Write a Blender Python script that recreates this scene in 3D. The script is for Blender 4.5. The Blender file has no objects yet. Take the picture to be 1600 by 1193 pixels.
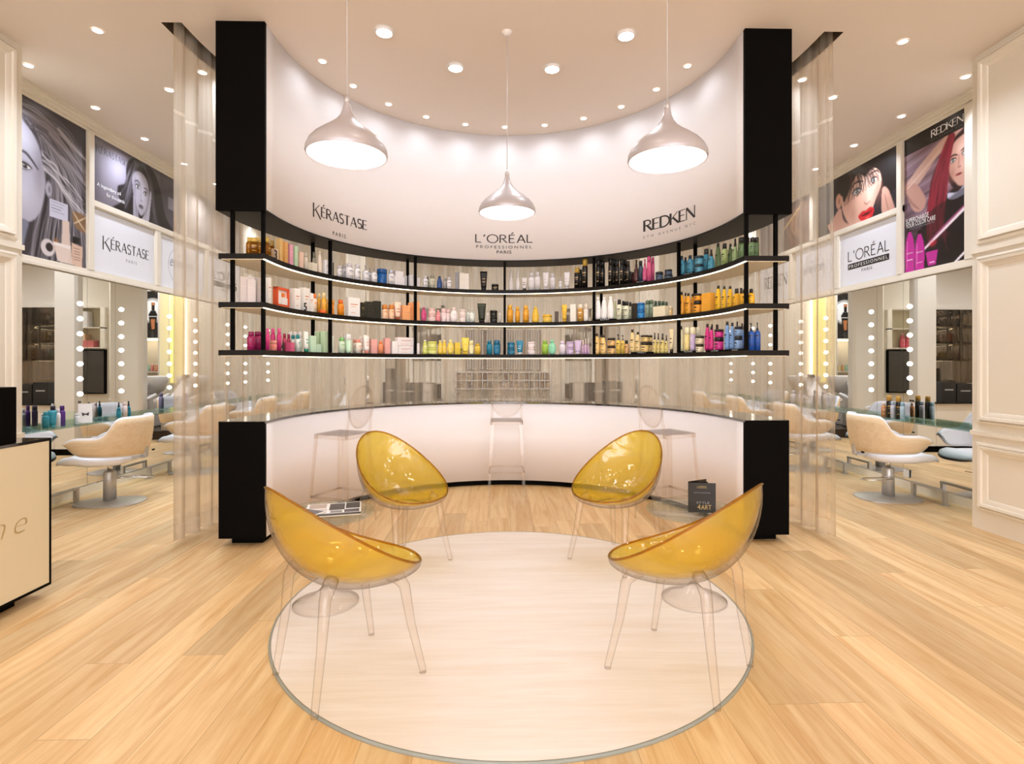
import bpy, bmesh, math, random
import numpy as np
from mathutils import Vector, Matrix
random.seed(4); RNG = np.random.RandomState(7)
S = bpy.context.scene
COL = S.collection
PI = math.pi

# ------------------------------------------------------------ camera, world, exposure
TH = math.radians(1.3); CX = -0.056; CZ = 1.35; F = 846.0; HY = 567.5
cd = bpy.data.cameras.new('camera'); cam = bpy.data.objects.new('camera', cd); COL.objects.link(cam)
cam.location = (CX, 0, CZ); cam.rotation_euler = (PI/2, 0, -TH)
cd.sensor_width = 36; cd.sensor_fit = 'HORIZONTAL'; cd.lens = 36*F/1600.0
cd.shift_y = -(596.5-HY)/1600.0; cd.clip_start = 0.05
S.camera = cam
w = bpy.data.worlds.new('world'); S.world = w; w.use_nodes = True
bg = w.node_tree.nodes['Background']; bg.inputs[0].default_value = (0.88, 0.91, 1.0, 1); bg.inputs[1].default_value = 4.9  # added frontal fill, enters by the invented open front behind the camera
S.view_settings.view_transform = 'Standard'; S.view_settings.look = 'None'
S.view_settings.gamma = 1; S.view_settings.use_curve_mapping = False
S.view_settings.exposure = 0.1
cy = S.cycles
cy.max_bounces = 10; cy.diffuse_bounces = 4; cy.glossy_bounces = 5; cy.transmission_bounces = 8
cy.transparent_max_bounces = 28; cy.use_denoising = True; cy.caustics_reflective = False; cy.caustics_refractive = False
cy.sample_clamp_indirect = 4.0

# ------------------------------------------------------------ light power (the shop's lamps, and added fill lights at the back)
P_WASH, P_BIG, P_SMALL, P_PEND, E_LED, E_BULB, P_BACK_FILL = 1.7, 21.0, 62.0, 12.0, 6.0, 9.0, 190.0
WARM = (1.0, 0.86, 0.70); NEUT = (0.98, 0.94, 0.92); COOL = (0.86, 0.90, 1.0); CLN = (0.84, 0.90, 1.0); SIDEC = (0.78, 0.86, 1.0); FRONTC = (1.0, 0.88, 0.74)

# ------------------------------------------------------------ projection helpers (pixel -> place)
def to_room(px, d):
    xc = (px-800)/F*d
    return CX+xc*math.cos(TH)+d*math.sin(TH), d*math.cos(TH)-xc*math.sin(TH)
def project(x, y, z=None):
    xc = (x-CX)*math.cos(TH)-y*math.sin(TH); d = (x-CX)*math.sin(TH)+y*math.cos(TH)
    px = 800+F*xc/d
    return (px, d) if z is None else (px, HY-(z-CZ)*F/d, d)
YC = 4.2
def path(s, r, y0=4.04):
    """walk along the niche: s in 0..1 from the left front end round the back to the right front end"""
    a = YC-y0; L = 2*a+PI*r; t = s*L
    if t < a: return (-r, y0+t, PI/2)
    if t > L-a: return (r, YC-(t-(L-a)), -PI/2)
    th = PI-(t-a)/r
    return (r*math.cos(th), YC+r*math.sin(th), th-PI/2)
def path_px(px, r, y0=4.04):
    lo, hi = 0.0, 1.0
    for _ in range(40):
        m = (lo+hi)/2; x, y, a = path(m, r, y0)
        if project(x, y)[0] < px: lo = m
        else: hi = m
    return path(lo, r, y0)

# ------------------------------------------------------------ colours and materials
def lin(c):
    if isinstance(c, str): c = tuple(int(c[i:i+2], 16)/255 for i in (0, 2, 4))
    return tuple(((v+0.055)/1.055)**2.4 if v > 0.04045 else v/12.92 for v in c)
MATS = {}
def pm(name, col, rough=0.5, metal=0.0, emit=0.0, coat=0.0, spec=0.5, noise=0.0, nscale=6.0, ecol=None, trans=0.0):
    if name in MATS: return MATS[name]
    m = bpy.data.materials.new(name); m.use_nodes = True; nt = m.node_tree
    b = nt.nodes['Principled BSDF']; c = lin(col)
    b.inputs['Base Color'].default_value = (*c, 1); b.inputs['Roughness'].default_value = rough
    b.inputs['Metallic'].default_value = metal; b.inputs['Specular IOR Level'].default_value = spec
    b.inputs['Coat Weight'].default_value = coat; b.inputs['Coat Roughness'].default_value = 0.08
    b.inputs['Transmission Weight'].default_value = trans
    if emit:
        b.inputs['Emission Color'].default_value = (*lin(ecol or col), 1); b.inputs['Emission Strength'].default_value = emit
    if noise:
        tc = nt.nodes.new('ShaderNodeTexCoord'); n = nt.nodes.new('ShaderNodeTexNoise'); n.inputs['Scale'].default_value = nscale
        n.inputs['Detail'].default_value = 5
        mx = nt.nodes.new('ShaderNodeMix'); mx.data_type = 'RGBA'
        mx.inputs[6].default_value = (*[v*(1-noise) for v in c], 1); mx.inputs[7].default_value = (*[min(1, v*(1+noise)) for v in c], 1)
        nt.links.new(tc.outputs['Object'], n.inputs['Vector']); nt.links.new(n.outputs['Fac'], mx.inputs[0]); nt.links.new(mx.outputs[2], b.inputs['Base Color'])
    MATS[name] = m; return m
def C(hexcol, rough=0.35): return pm('paint_'+hexcol, hexcol, rough, noise=0.03, nscale=20)

def clear_mat(name, tint, edge, body=None, bodyfac=0.0, rough=0.03, gl=1.0, bump=0.0):
    """clear plastic: see-through, tinted deeper where one looks along the sheet, with a fresnel gloss"""
    m = bpy.data.materials.new(name); m.use_nodes = True; nt = m.node_tree; N = nt.nodes; L = nt.links
    for n in list(N): N.remove(n)
    out = N.new('ShaderNodeOutputMaterial')
    lw = N.new('ShaderNodeLayerWeight'); lw.inputs['Blend'].default_value = 0.35
    pw = N.new('ShaderNodeMath'); pw.operation = 'POWER'; pw.inputs[1].default_value = 2.6; L.new(lw.outputs['Facing'], pw.inputs[0])
    mx = N.new('ShaderNodeMix'); mx.data_type = 'RGBA'; L.new(pw.outputs[0], mx.inputs[0])
    mx.inputs[6].default_value = (*lin(tint), 1); mx.inputs[7].default_value = (*lin(edge), 1)
    tr = N.new('ShaderNodeBsdfTransparent'); L.new(mx.outputs[2], tr.inputs['Color'])
    cur = tr.outputs[0]
    if bodyfac:
        df = N.new('ShaderNodeBsdfDiffuse'); df.inputs['Color'].default_value = (*lin(body), 1)
        tl = N.new('ShaderNodeBsdfTranslucent'); tl.inputs['Color'].default_value = (*lin(body), 1)
        m1 = N.new('ShaderNodeMixShader'); m1.inputs[0].default_value = 0.5; L.new(df.outputs[0], m1.inputs[1]); L.new(tl.outputs[0], m1.inputs[2])
        m2 = N.new('ShaderNodeMixShader'); m2.inputs[0].default_value = bodyfac; L.new(cur, m2.inputs[1]); L.new(m1.outputs[0], m2.inputs[2]); cur = m2.outputs[0]
    p5 = N.new('ShaderNodeMath'); p5.operation = 'POWER'; p5.inputs[1].default_value = 5.0
    l2 = N.new('ShaderNodeLayerWeight'); l2.inputs['Blend'].default_value = 0.5; L.new(l2.outputs['Facing'], p5.inputs[0])
    sc = N.new('ShaderNodeMath'); sc.operation = 'MULTIPLY_ADD'; sc.inputs[1].default_value = .55*gl; sc.inputs[2].default_value = .035*gl; L.new(p5.outputs[0], sc.inputs[0])
    g = N.new('ShaderNodeBsdfGlossy'); g.inputs['Roughness'].default_value = rough
    if bump:
        tx = N.new('ShaderNodeTexCoord'); nz = N.new('ShaderNodeTexNoise'); nz.inputs['Scale'].default_value = 5.5; nz.inputs['Distortion'].default_value = 1.2; L.new(tx.outputs['Object'], nz.inputs['Vector'])
        bp = N.new('ShaderNodeBump'); bp.inputs['Strength'].default_value = bump; bp.inputs['Distance'].default_value = .02; L.new(nz.outputs['Fac'], bp.inputs['Height']); L.new(bp.outputs[0], g.inputs['Normal'])
    m3 = N.new('ShaderNodeMixShader'); L.new(sc.outputs[0], m3.inputs[0]); L.new(cur, m3.inputs[1]); L.new(g.outputs[0], m3.inputs[2])
    L.new(m3.outputs[0], out.inputs['Surface']); MATS[name] = m; return m
CLEAR = clear_mat('clear_plastic', 'fefcfa', '8f7d6c', 'f4ece6', 0.025, gl=1.0)
YELLOW = clear_mat('yellow_plastic', 'fbe874', 'd4a41c', 'f3d235', 0.36, gl=2.6, bump=.9)
GLASS = clear_mat('glass_sheet', 'f0faf6', '9fc8bc', gl=1.0)
AMBERG = clear_mat('amber_glass', 'e0b050', '6a3c08', 'b07a20', 0.45)
GREENG = clear_mat('green_clear', 'c8dcc0', '40583c', '7f9a70', 0.45)
TINTM = pm('grey_mirror', '827d74', 0.02, 1.0)
def mirror_mat():
    m = pm('mirror_silver', 'f2f2f0', 0.0, 1.0); return m
MIRROR = mirror_mat()
BLACK = pm('black_laminate', '060403', 0.6, spec=0.06, noise=0.1)
BLKG = pm('black_glass_top', '2a2724', 0.06, coat=0.6, spec=0.9)
SHELFB = pm('shelf_black', '17120d', 0.5, spec=0.2)
WHITEP = pm('white_laminate', 'f2edf0', 0.35, noise=0.01)
HEADW = pm('header_white', 'f3eff0', 0.55, noise=0.01)
CREAM = pm('cream_paint', 'efe6d6', 0.42, noise=0.015, nscale=3)
CEILM = pm('ceiling_paint', 'ece0d4', 0.8, noise=0.01, nscale=2)
UNDER = pm('shelf_underside', 'eadfc4', 0.5)
STEEL = pm('brushed_steel', 'c4c0ba', 0.38, 0.55, noise=0.05, nscale=30)
CHROME = pm('chrome', 'd8d8d8', 0.08, 1.0)
WHITEL = pm('white_leather', 'f4f1f1', 0.45)
WHITEM = pm('white_metal', 'efeae6', 0.3, coat=0.3)
INK = pm('black_ink', '241c1a', 0.6)
INKG = pm('grey_ink', '8d8a90', 0.6)
INKW = pm('white_ink', 'f4f4f4', 0.6)
SIGNW = pm('sign_white', 'f0f1f8', 0.4)
LEDM = pm('led_strip', 'fff3d8', 0.5, emit=E_LED, ecol='fff0cf')
BULBM = pm('bulb_glow', 'fffaf0', 0.5, emit=E_BULB, ecol='fff6e8')
LENSM = pm('lamp_lens', 'ffffff', 0.5, emit=14.0, ecol='fffaf2')
PENDIN = pm('pendant_diffuser', 'ffffff', 0.5, emit=4.0, ecol='fffaf4')
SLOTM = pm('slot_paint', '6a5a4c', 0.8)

def wood(name, base, dark, plank=None, scale=1.0, along='Y', rough=0.38):
    m = bpy.data.materials.new(name); m.use_nodes = True; nt = m.node_tree; N = nt.nodes; L = nt.links
    b = N['Principled BSDF']; b.inputs['Roughness'].default_value = rough; b.inputs['Specular IOR Level'].default_value = 0.4
    tc = N.new('ShaderNodeTexCoord')
    mp = N.new('ShaderNodeMapping'); L.new(tc.outputs['Object'], mp.inputs['Vector'])
    if along == 'Y': mp.inputs['Rotation'].default_value = (0, 0, PI/2)
    g = N.new('ShaderNodeMapping'); L.new(mp.outputs[0], g.inputs['Vector']); g.inputs['Scale'].default_value = (.55*scale, 6.5*scale, 6.5*scale)
    n1 = N.new('ShaderNodeTexNoise'); n1.inputs['Scale'].default_value = 2.2; n1.inputs['Detail'].default_value = 7; n1.inputs['Distortion'].default_value = 0.9
    n2 = N.new('ShaderNodeTexNoise'); n2.inputs['Scale'].default_value = 14; n2.inputs['Detail'].default_value = 3
    if plank:
        def mth(op, a_, b_=None, c_=None):
            q = N.new('ShaderNodeMath'); q.operation = op
            for i_, v_ in enumerate((a_, b_, c_)):
                if v_ is None: continue
                if isinstance(v_, (int, float)): q.inputs[i_].default_value = v_
                else: L.new(v_, q.inputs[i_])
            return q.outputs[0]
        sx = N.new('ShaderNodeSeparateXYZ'); L.new(tc.outputs['Object'], sx.inputs[0])
        xr = mth('DIVIDE', mth('ADD', sx.outputs['X'], 20.05), plank[1]); row = mth('FLOOR', xr)
        wn = N.new('ShaderNodeTexWhiteNoise'); wn.noise_dimensions = '1D'; L.new(row, wn.inputs['W'])
        yr = mth('ADD', mth('DIVIDE', mth('ADD', sx.outputs['Y'], 30.0), plank[0]), mth('MULTIPLY', wn.outputs['Value'], 7.0)); colm = mth('FLOOR', yr)
        cb = N.new('ShaderNodeCombineXYZ'); L.new(row, cb.inputs[0]); L.new(colm, cb.inputs[1])
        w2 = N.new('ShaderNodeTexWhiteNoise'); w2.noise_dimensions = '2D'; L.new(cb.outputs[0], w2.inputs['Vector'])
        fx = mth('FRACT', xr); fy = mth('FRACT', yr)
        ex = mth('MULTIPLY', mth('MINIMUM', fx, mth('SUBTRACT', 1.0, fx)), plank[1]); ey = mth('MULTIPLY', mth('MINIMUM', fy, mth('SUBTRACT', 1.0, fy)), plank[0])
        gap = mth('LESS_THAN', mth('MINIMUM', ex, ey), 0.0011)
        vm = N.new('ShaderNodeVectorMath'); vm.operation = 'MULTIPLY_ADD'; L.new(w2.outputs['Color'], vm.inputs[0]); vm.inputs[1].default_value = (19, 15, 17); L.new(g.outputs[0], vm.inputs[2])
        L.new(vm.outputs[0], n1.inputs['Vector']); L.new(vm.outputs[0], n2.inputs['Vector'])
    else:
        L.new(g.outputs[0], n1.inputs['Vector']); L.new(g.outputs[0], n2.inputs['Vector'])
    rmp = N.new('ShaderNodeMapRange'); rmp.inputs['From Min'].default_value = 0.35; rmp.inputs['From Max'].default_value = 0.7
    L.new(n1.outputs['Fac'], rmp.inputs['Value'])
    mx = N.new('ShaderNodeMix'); mx.data_type = 'RGBA'; L.new(rmp.outputs[0], mx.inputs[0])
    mx.inputs[6].default_value = (*lin(base), 1); mx.inputs[7].default_value = (*lin(dark), 1)
    mx2 = N.new('ShaderNodeMix'); mx2.data_type = 'RGBA'; mx2.blend_type = 'SOFT_LIGHT'; mx2.inputs[0].default_value = 0.35
    L.new(mx.outputs[2], mx2.inputs[6]); L.new(n2.outputs['Fac'], mx2.inputs[7])
    cur = mx2.outputs[2]
    if plank:
        mr = N.new('ShaderNodeMapRange'); mr.inputs['To Min'].default_value = 0.80; mr.inputs['To Max'].default_value = 1.08; L.new(w2.outputs['Value'], mr.inputs['Value'])
        m3 = N.new('ShaderNodeVectorMath'); m3.operation = 'SCALE'; L.new(cur, m3.inputs[0]); L.new(mr.outputs[0], m3.inputs['Scale'])
        m4 = N.new('ShaderNodeMix'); m4.data_type = 'RGBA'; L.new(gap, m4.inputs[0]); L.new(m3.outputs[0], m4.inputs[6]); m4.inputs[7].default_value = (*lin('b08c62'), 1)
        cur = m4.outputs[2]
    L.new(cur, b.inputs['Base Color']); MATS[name] = m; return m
FLOORM = wood('oak_planks', 'e8c998', 'd2a66e', plank=(2.1, 0.195))
OAKV = wood('oak_veneer', 'ecd4b0', 'e4c69c', scale=2.0, along='X', rough=0.45)
RUGM = wood('white_washed_disc', 'efe6e0', 'e6dace', scale=0.7, along='X', rough=0.3)

def curtain_mat():
    m = bpy.data.materials.new('sheer_voile'); m.use_nodes = True; nt = m.node_tree; N = nt.nodes; L = nt.links
    for n in list(N): N.remove(n)
    out = N.new('ShaderNodeOutputMaterial')
    at = N.new('ShaderNodeAttribute'); at.attribute_name = 'arc'
    sx = N.new('ShaderNodeSeparateXYZ'); L.new(at.outputs['Vector'], sx.inputs[0])
    def noise1(scale, lo, hi, a, b):
        cb = N.new('ShaderNodeMath'); cb.operation = 'MULTIPLY'; cb.inputs[1].default_value = scale; L.new(sx.outputs['X'], cb.inputs[0])
        n = N.new('ShaderNodeTexNoise'); n.noise_dimensions = '1D'; n.inputs['Detail'].default_value = 2; n.inputs['Scale'].default_value = 1.0; L.new(cb.outputs[0], n.inputs['W'])
        r = N.new('ShaderNodeMapRange'); r.inputs['From Min'].default_value = lo; r.inputs['From Max'].default_value = hi
        r.inputs['To Min'].default_value = a; r.inputs['To Max'].default_value = b; L.new(n.outputs['Fac'], r.inputs['Value']); return r.outputs[0]
    a1 = noise1(7.0, 0.38, 0.62, 0.25, 0.57)
    a2 = noise1(22.0, 0.35, 0.65, -0.06, 0.06)
    ad = N.new('ShaderNodeMath'); ad.operation = 'ADD'; L.new(a1, ad.inputs[0]); L.new(a2, ad.inputs[1])
    # stitched hem seam, a band across at its own height
    cmpn = N.new('ShaderNodeMath'); cmpn.operation = 'COMPARE'; cmpn.inputs[1].default_value = 3.235; cmpn.inputs[2].default_value = 0.013; L.new(sx.outputs['Y'], cmpn.inputs[0])
    sm = N.new('ShaderNodeMath'); sm.operation = 'MULTIPLY_ADD'; sm.inputs[1].default_value = 0.22; L.new(cmpn.outputs[0], sm.inputs[0]); L.new(ad.outputs[0], sm.inputs[2]); sm.use_clamp = True
    hm = N.new('ShaderNodeMath'); hm.operation = 'LESS_THAN'; hm.inputs[1].default_value = 0.14; L.new(sx.outputs['Y'], hm.inputs[0])
    s2 = N.new('ShaderNodeMath'); s2.operation = 'MULTIPLY_ADD'; s2.inputs[1].default_value = 0.18; L.new(hm.outputs[0], s2.inputs[0]); L.new(sm.outputs[0], s2.inputs[2]); s2.use_clamp = True
    tr = N.new('ShaderNodeBsdfTransparent'); tr.inputs[0].default_value = (*lin('f6efe6'), 1)
    df = N.new('ShaderNodeBsdfDiffuse'); df.inputs[0].default_value = (*lin('e2d4c0'), 1)
    tl = N.new('ShaderNodeBsdfTranslucent'); tl.inputs[0].default_value = (*lin('efe4d2'), 1)
    m1 = N.new('ShaderNodeMixShader'); m1.inputs[0].default_value = 0.5; L.new(df.outputs[0], m1.inputs[1]); L.new(tl.outputs[0], m1.inputs[2])
    m2 = N.new('ShaderNodeMixShader'); L.new(s2.outputs[0], m2.inputs[0]); L.new(tr.outputs[0], m2.inputs[1]); L.new(m1.outputs[0], m2.inputs[2])
    L.new(m2.outputs[0], out.inputs['Surface']); return m
VOILE = curtain_mat()

# ------------------------------------------------------------ object helpers
def tag(o, label=None, cat=None, group=None, kind=None):
    if label: o['label'] = label
    if cat: o['category'] = cat
    if group: o['group'] = group
    if kind: o['kind'] = kind
    return o
def thing(name, label, cat, loc=(0, 0, 0), rz=0.0, group=None):
    o = bpy.data.objects.new(name, None); COL.objects.link(o); o.empty_display_size = 0.1
    o.location = loc; o.rotation_euler = (0, 0, rz); return tag(o, label, cat, group)
def kids(o): return list(o.children)
def copy_tree(o, parent=None):
    c = o.copy(); COL.objects.link(c)
    if parent is not None: c.parent = parent
    for ch in kids(o): copy_tree(ch, c)
    return c
class MB:
    def __init__(s): s.v = []; s.f = []; s.sm = []
    def add(s, vs, fs, smooth=False):
        b = len(s.v); s.v += [tuple(v) for v in vs]; s.f += [tuple(i+b for i in f) for f in fs]; s.sm += [smooth]*len(fs); return s
    def box(s, x0, y0, z0, x1, y1, z1, M=None):
        if x0 > x1: x0, x1 = x1, x0
        if y0 > y1: y0, y1 = y1, y0
        if z0 > z1: z0, z1 = z1, z0
        vs = [Vector(p) for p in ((x0, y0, z0), (x1, y0, z0), (x1, y1, z0), (x0, y1, z0), (x0, y0, z1), (x1, y0, z1), (x1, y1, z1), (x0, y1, z1))]
        if M is not None: vs = [M @ v for v in vs]
        return s.add(vs, [(3, 2, 1, 0), (4, 5, 6, 7), (0, 1, 5, 4), (1, 2, 6, 5), (2, 3, 7, 6), (3, 0, 4, 7)])
    def lathe(s, prof, n=24, c=(0, 0), sx=1.0, sy=1.0, smooth=True, cap=True):
        vs = []; fs = []
        for r, z in prof:
            for i in range(n):
                a = 2*PI*i/n; vs.append((c[0]+r*math.cos(a)*sx, c[1]+r*math.sin(a)*sy, z))
        for j in range(len(prof)-1):
            for i in range(n):
                k = (i+1) % n; fs.append((j*n+i, j*n+k, (j+1)*n+k, (j+1)*n+i))
        s.add(vs, fs, smooth)
        if cap:
            b = len(s.v)-len(vs)
            for j, rev in ((0, True), (len(prof)-1, False)):
                if prof[j][0] > 1e-5:
                    ring = [b+j*n+i for i in range(n)]
                    s.f.append(tuple(reversed(ring)) if rev else tuple(ring)); s.sm.append(False)
        return s
    def tube(s, pts, r, n=8, closed=False, cap=True, smooth=True, flat=1.0):
        pts = [Vector(p) for p in pts]; m = len(pts); rs = r if isinstance(r, (list, tuple)) else [r]*m
        vs = []; fs = []; up = None
        for i, p in enumerate(pts):
            if closed: t = pts[(i+1) % m]-pts[i-1]
            else: t = pts[min(i+1, m-1)]-pts[max(i-1, 0)]
            t.normalize()
            if up is None: up = Vector((0, 0, 1)) if abs(t.z) < 0.9 else Vector((1, 0, 0))
            a = t.cross(up)
            if a.length < 1e-4: a = t.cross(Vector((0.3, 0.9, 0.1)))
            a.normalize(); b = a.cross(t).normalized(); up = b
            for k in range(n):
                w_ = 2*PI*k/n; vs.append(p+a*math.cos(w_)*rs[i]+b*math.sin(w_)*rs[i]*flat)
        for i in range(m if closed else m-1):
            j = (i+1) % m
            for k in range(n):
                l = (k+1) % n; fs.append((i*n+k, i*n+l, j*n+l, j*n+k))
        s.add(vs, fs, smooth)
        if cap and not closed:
            b0 = len(s.v)-len(vs)
            s.f.append(tuple(b0+k for k in reversed(range(n)))); s.sm.append(False)
            s.f.append(tuple(b0+(m-1)*n+k for k in range(n))); s.sm.append(False)
        return s
    def prism(s, pts, z0, z1, smooth=False):
        n = len(pts); vs = [(p[0], p[1], z0) for p in pts]+[(p[0], p[1], z1) for p in pts]
        s.add(vs, [tuple(reversed(range(n))), tuple(range(n, 2*n))])
        b = len(s.v)-2*n
        for i in range(n):
            j = (i+1) % n; s.f.append((b+i, b+j, b+n+j, b+n+i)); s.sm.append(smooth)
        return s
    def band(s, inner, outer, z0, z1):
        """solid between two matching open 2D paths"""
        n = len(inner); vs = []
        for (p, q) in zip(inner, outer): vs += [(*p, z0), (*q, z0), (*q, z1), (*p, z1)]
        fs = []
        for i in range(n-1):
            a = 4*i; b = a+4
            fs += [(a, b, b+1, a+1), (a+2, b+2, b+3, a+3), (a+3, b+3, b, a), (a+1, b+1, b+2, a+2)]
        s.add(vs, fs, False)
        b = len(s.v)-len(vs); s.f += [(b, b+1, b+2, b+3), (b+4*n-1, b+4*n-2, b+4*n-3, b+4*n-4)]; s.sm += [False, False]
        return s
    def build(s, name, mat, parent=None, label=None, bevel=0.0, autosm=True, loc=None, rz=None):
        me = bpy.data.meshes.new(name); me.from_pydata(s.v, [], s.f); me.materials.append(mat)
        me.polygons.foreach_set('use_smooth', s.sm); me.update()
        o = bpy.data.objects.new(name, me); COL.objects.link(o)
        if parent is not None: o.parent = parent
        if label: o['label'] = label
        if loc is not None: o.location = loc
        if rz is not None: o.rotation_euler = (0, 0, rz)
        if bevel:
            b = o.modifiers.new('bevel', 'BEVEL'); b.width = bevel; b.segments = 2; b.limit_method = 'ANGLE'
        return o
def fixn(o):
    bm = bmesh.new(); bm.from_mesh(o.data); bmesh.ops.recalc_face_normals(bm, faces=bm.faces); bm.to_mesh(o.data); bm.free(); return o
def struct(name, mb, mat, bevel=0.0):
    return tag(mb.build(name, mat, bevel=bevel), kind='structure')
def rp(r, n=72, y0=4.04):
    """niche path at radius r as a list of 2D points"""
    return [(-r, y0)]+[(r*math.cos(PI-PI*i/n), YC+r*math.sin(PI*i/n)) for i in range(n+1)]+[(r, y0)]
def spot(name, loc, power, angle=100, blend=0.6, col=NEUT, size=0.03, target=None, parent=None):
    l = bpy.data.lights.new(name, 'SPOT'); l.energy = power; l.spot_size = math.radians(angle); l.spot_blend = blend; l.color = col; l.shadow_soft_size = size
    o = bpy.data.objects.new(name, l); COL.objects.link(o); o.location = loc
    if target is not None:
        o.rotation_euler = (Vector(target)-Vector(loc)).to_track_quat('-Z', 'Y').to_euler()
    if parent is not None: o.parent = parent
    return o

# ------------------------------------------------------------ lettering
def A_(cx, cy_, rx, ry, a0, a1, n=14):
    return [(cx+rx*math.cos(math.radians(a0+(a1-a0)*i/n)), cy_+ry*math.sin(math.radians(a0+(a1-a0)*i/n))) for i in range(n+1)]
T, H_ = 1.0, 0.45
GL = {
 'K': (.60, [([(0, 0), (0, 1)], T), ([(.06, .46), (.52, 1)], H_), ([(.18, .58), (.62, 0)], T)]),
 'E': (.46, [([(0, 0), (0, 1)], T), ([(0, .97), (.42, .97)], H_), ([(0, .53), (.37, .53)], H_), ([(0, .03), (.44, .03)], H_)]),
 'R': (.56, [([(0, 0), (0, 1)], T), ([(0, .97), (.22, .97)]+A_(.22, .74, .21, .23, 90, -90)+[(0, .51)], .7), ([(.2, .5), (.54, 0)], T)]),
 'A': (.62, [([(0, 0), (.31, 1)], H_), ([(.31, 1), (.62, 0)], T), ([(.12, .34), (.5, .34)], H_)]),
 'S': (.42, [(A_(.21, .75, .19, .23, 35, 250)+A_(.21, .27, .20, .25, 80, -145), .8)]),
 'T': (.52, [([(0, .97), (.54, .97)], H_), ([(.27, 0), (.27, 1)], T)]),
 'D': (.66, [([(0, 0), (0, 1)], T), ([(0, .97), (.2, .97)]+A_(.2, .5, .44, .47, 90, -90)+[(0, .03)], .8)]),
 'N': (.66, [([(0, 0), (0, 1)], H_), ([(0, 1), (.64, 0)], T), ([(.64, 0), (.64, 1)], H_)]),
 'P': (.48, [([(0, 0), (0, 1)], T), ([(0, .97), (.22, .97)]+A_(.22, .72, .22, .25, 90, -90)+[(0, .47)], .8)]),
 'I': (.06, [([(.03, 0), (.03, 1)], T)]),
 'L': (.44, [([(0, 0), (0, 1)], T), ([(0, .03), (.42, .03)], T)]),
 'O': (.86, [(A_(.43, .5, .42, .5, 0, 360, 30), T)]),
 "'": (.12, [([(.1, 1.0), (.02, .74)], T)]),
 'F': (.42, [([(0, 0), (0, 1)], T), ([(0, .97), (.42, .97)], T), ([(0, .53), (.36, .53)], T)]),
 ' ': (.3, []),
}
def strokes2d(text, w=0.10, sp=0.16, uniform=False, big=None, accents=True):
    vs = []; fs = []; x = 0.0
    for i, ch in enumerate(text):
        base = 'E' if ch == 'É' else ch
        adv, sts = GL[base]; sc = big if (big and i == 0) else 1.0; dy = (1-sc)*0.72 if big and i == 0 else 0
        sts = list(sts)
        if ch == 'É': sts.append(([(.16, 1.12), (.32, 1.28)], .7))
        for pts, k in sts:
            ww = w*(0.8 if uniform else k)/2
            P = [(x+p[0]*sc, dy+p[1]*sc) for p in pts]
            n = len(P); b = len(vs)
            for j in range(n):
                a = P[max(j-1, 0)]; c = P[min(j+1, n-1)]
                dx, dy_ = c[0]-a[0], c[1]-a[1]; l = math.hypot(dx, dy_) or 1
                nx, ny = -dy_/l*ww, dx/l*ww
                vs += [(P[j][0]+nx, P[j][1]+ny), (P[j][0]-nx, P[j][1]-ny)]
            fs += [(b+2*j, b+2*j+1, b+2*j+3, b+2*j+2) for j in range(n-1)]
        x += adv*sc+sp
    return vs, fs
def font2d(text, spacing=1.0, shear=0.0, offset=0.0):
    cu = bpy.data.curves.new('lettering', 'FONT'); cu.body = text; cu.size = 1.0; cu.space_character = spacing; cu.shear = shear; cu.offset = offset; cu.resolution_u = 3
    o = bpy.data.objects.new('lettering', cu); COL.objects.link(o)
    me = o.to_mesh(); vs = [(v.co.x, v.co.y) for v in me.vertices]; fs = [tuple(p.vertices) for p in me.polygons]
    o.to_mesh_clear(); bpy.data.objects.remove(o); bpy.data.curves.remove(cu); return vs, fs
def fit2d(g, x0, x1, y0, y1=None):
    """scale 2D lettering so it spans x0..x1 and stands on y0 (height y1-y0 if given)"""
    vs, fs = g; a = min(v[0] for v in vs); b = max(v[0] for v in vs); c = min(v[1] for v in vs); d = max(v[1] for v in vs)
    k = (x1-x0)/(b-a); ky = abs(k) if y1 is None else (y1-y0)/(d-c)
    return [(x0+(v[0]-a)*k, y0+(v[1]-c)*ky) for v in vs], fs
def place2d(g, fn, name, mat, parent=None, flip=False, label=None):
    vs, fs = g; o = MB().add([fn(u, v) for u, v in vs], [tuple(reversed(f)) if flip else f for f in fs]).build(name, mat, parent, label=label); return o

# ============================================================ the setting
ZC = 3.87; XW = 4.335; XF = 3.86; YJ = 4.40; YB = 11.2; YF = -5.0  # unseen front left open at YF, set back so the fill spreads evenly
struct('floor', MB().box(-XW-.1, YF, -0.1, XW+.1, YB+.1, 0), FLOORM)
def ceiling():
    cu = bpy.data.curves.new('ceiling', 'CURVE'); cu.dimensions = '2D'; cu.fill_mode = 'BOTH'
    def sp(pts):
        s = cu.splines.new('POLY'); s.points.add(len(pts)-1); s.use_cyclic_u = True
        for i, p in enumerate(pts): s.points[i].co = (p[0], p[1], 0, 1)
    sp([(-XW-.1, YF), (XW+.1, YF), (XW+.1, YB+.1), (-XW-.1, YB+.1)])
    sp(rp(2.56, 64, 4.06)+list(reversed(rp(2.41, 64, 4.06))))
    o = bpy.data.objects.new('tmp', cu); COL.objects.link(o); me = bpy.data.meshes.new_from_object(o)
    me.name = 'ceiling'; bpy.data.objects.remove(o); me.materials.clear(); me.materials.append(CEILM)
    c = bpy.data.objects.new('ceiling', me); COL.objects.link(c); c.location = (0, 0, ZC); tag(c, kind='structure')
ceiling()
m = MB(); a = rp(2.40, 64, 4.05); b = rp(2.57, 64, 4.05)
m.band([(p[0]*2.39/2.40, p[1]) for p in a], a, ZC+.002, ZC+.2); m.band(b, [(p[0]*1.01, p[1]) for p in b], ZC+.002, ZC+.2); m.band(a, b, ZC+.2, ZC+.22)
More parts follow.
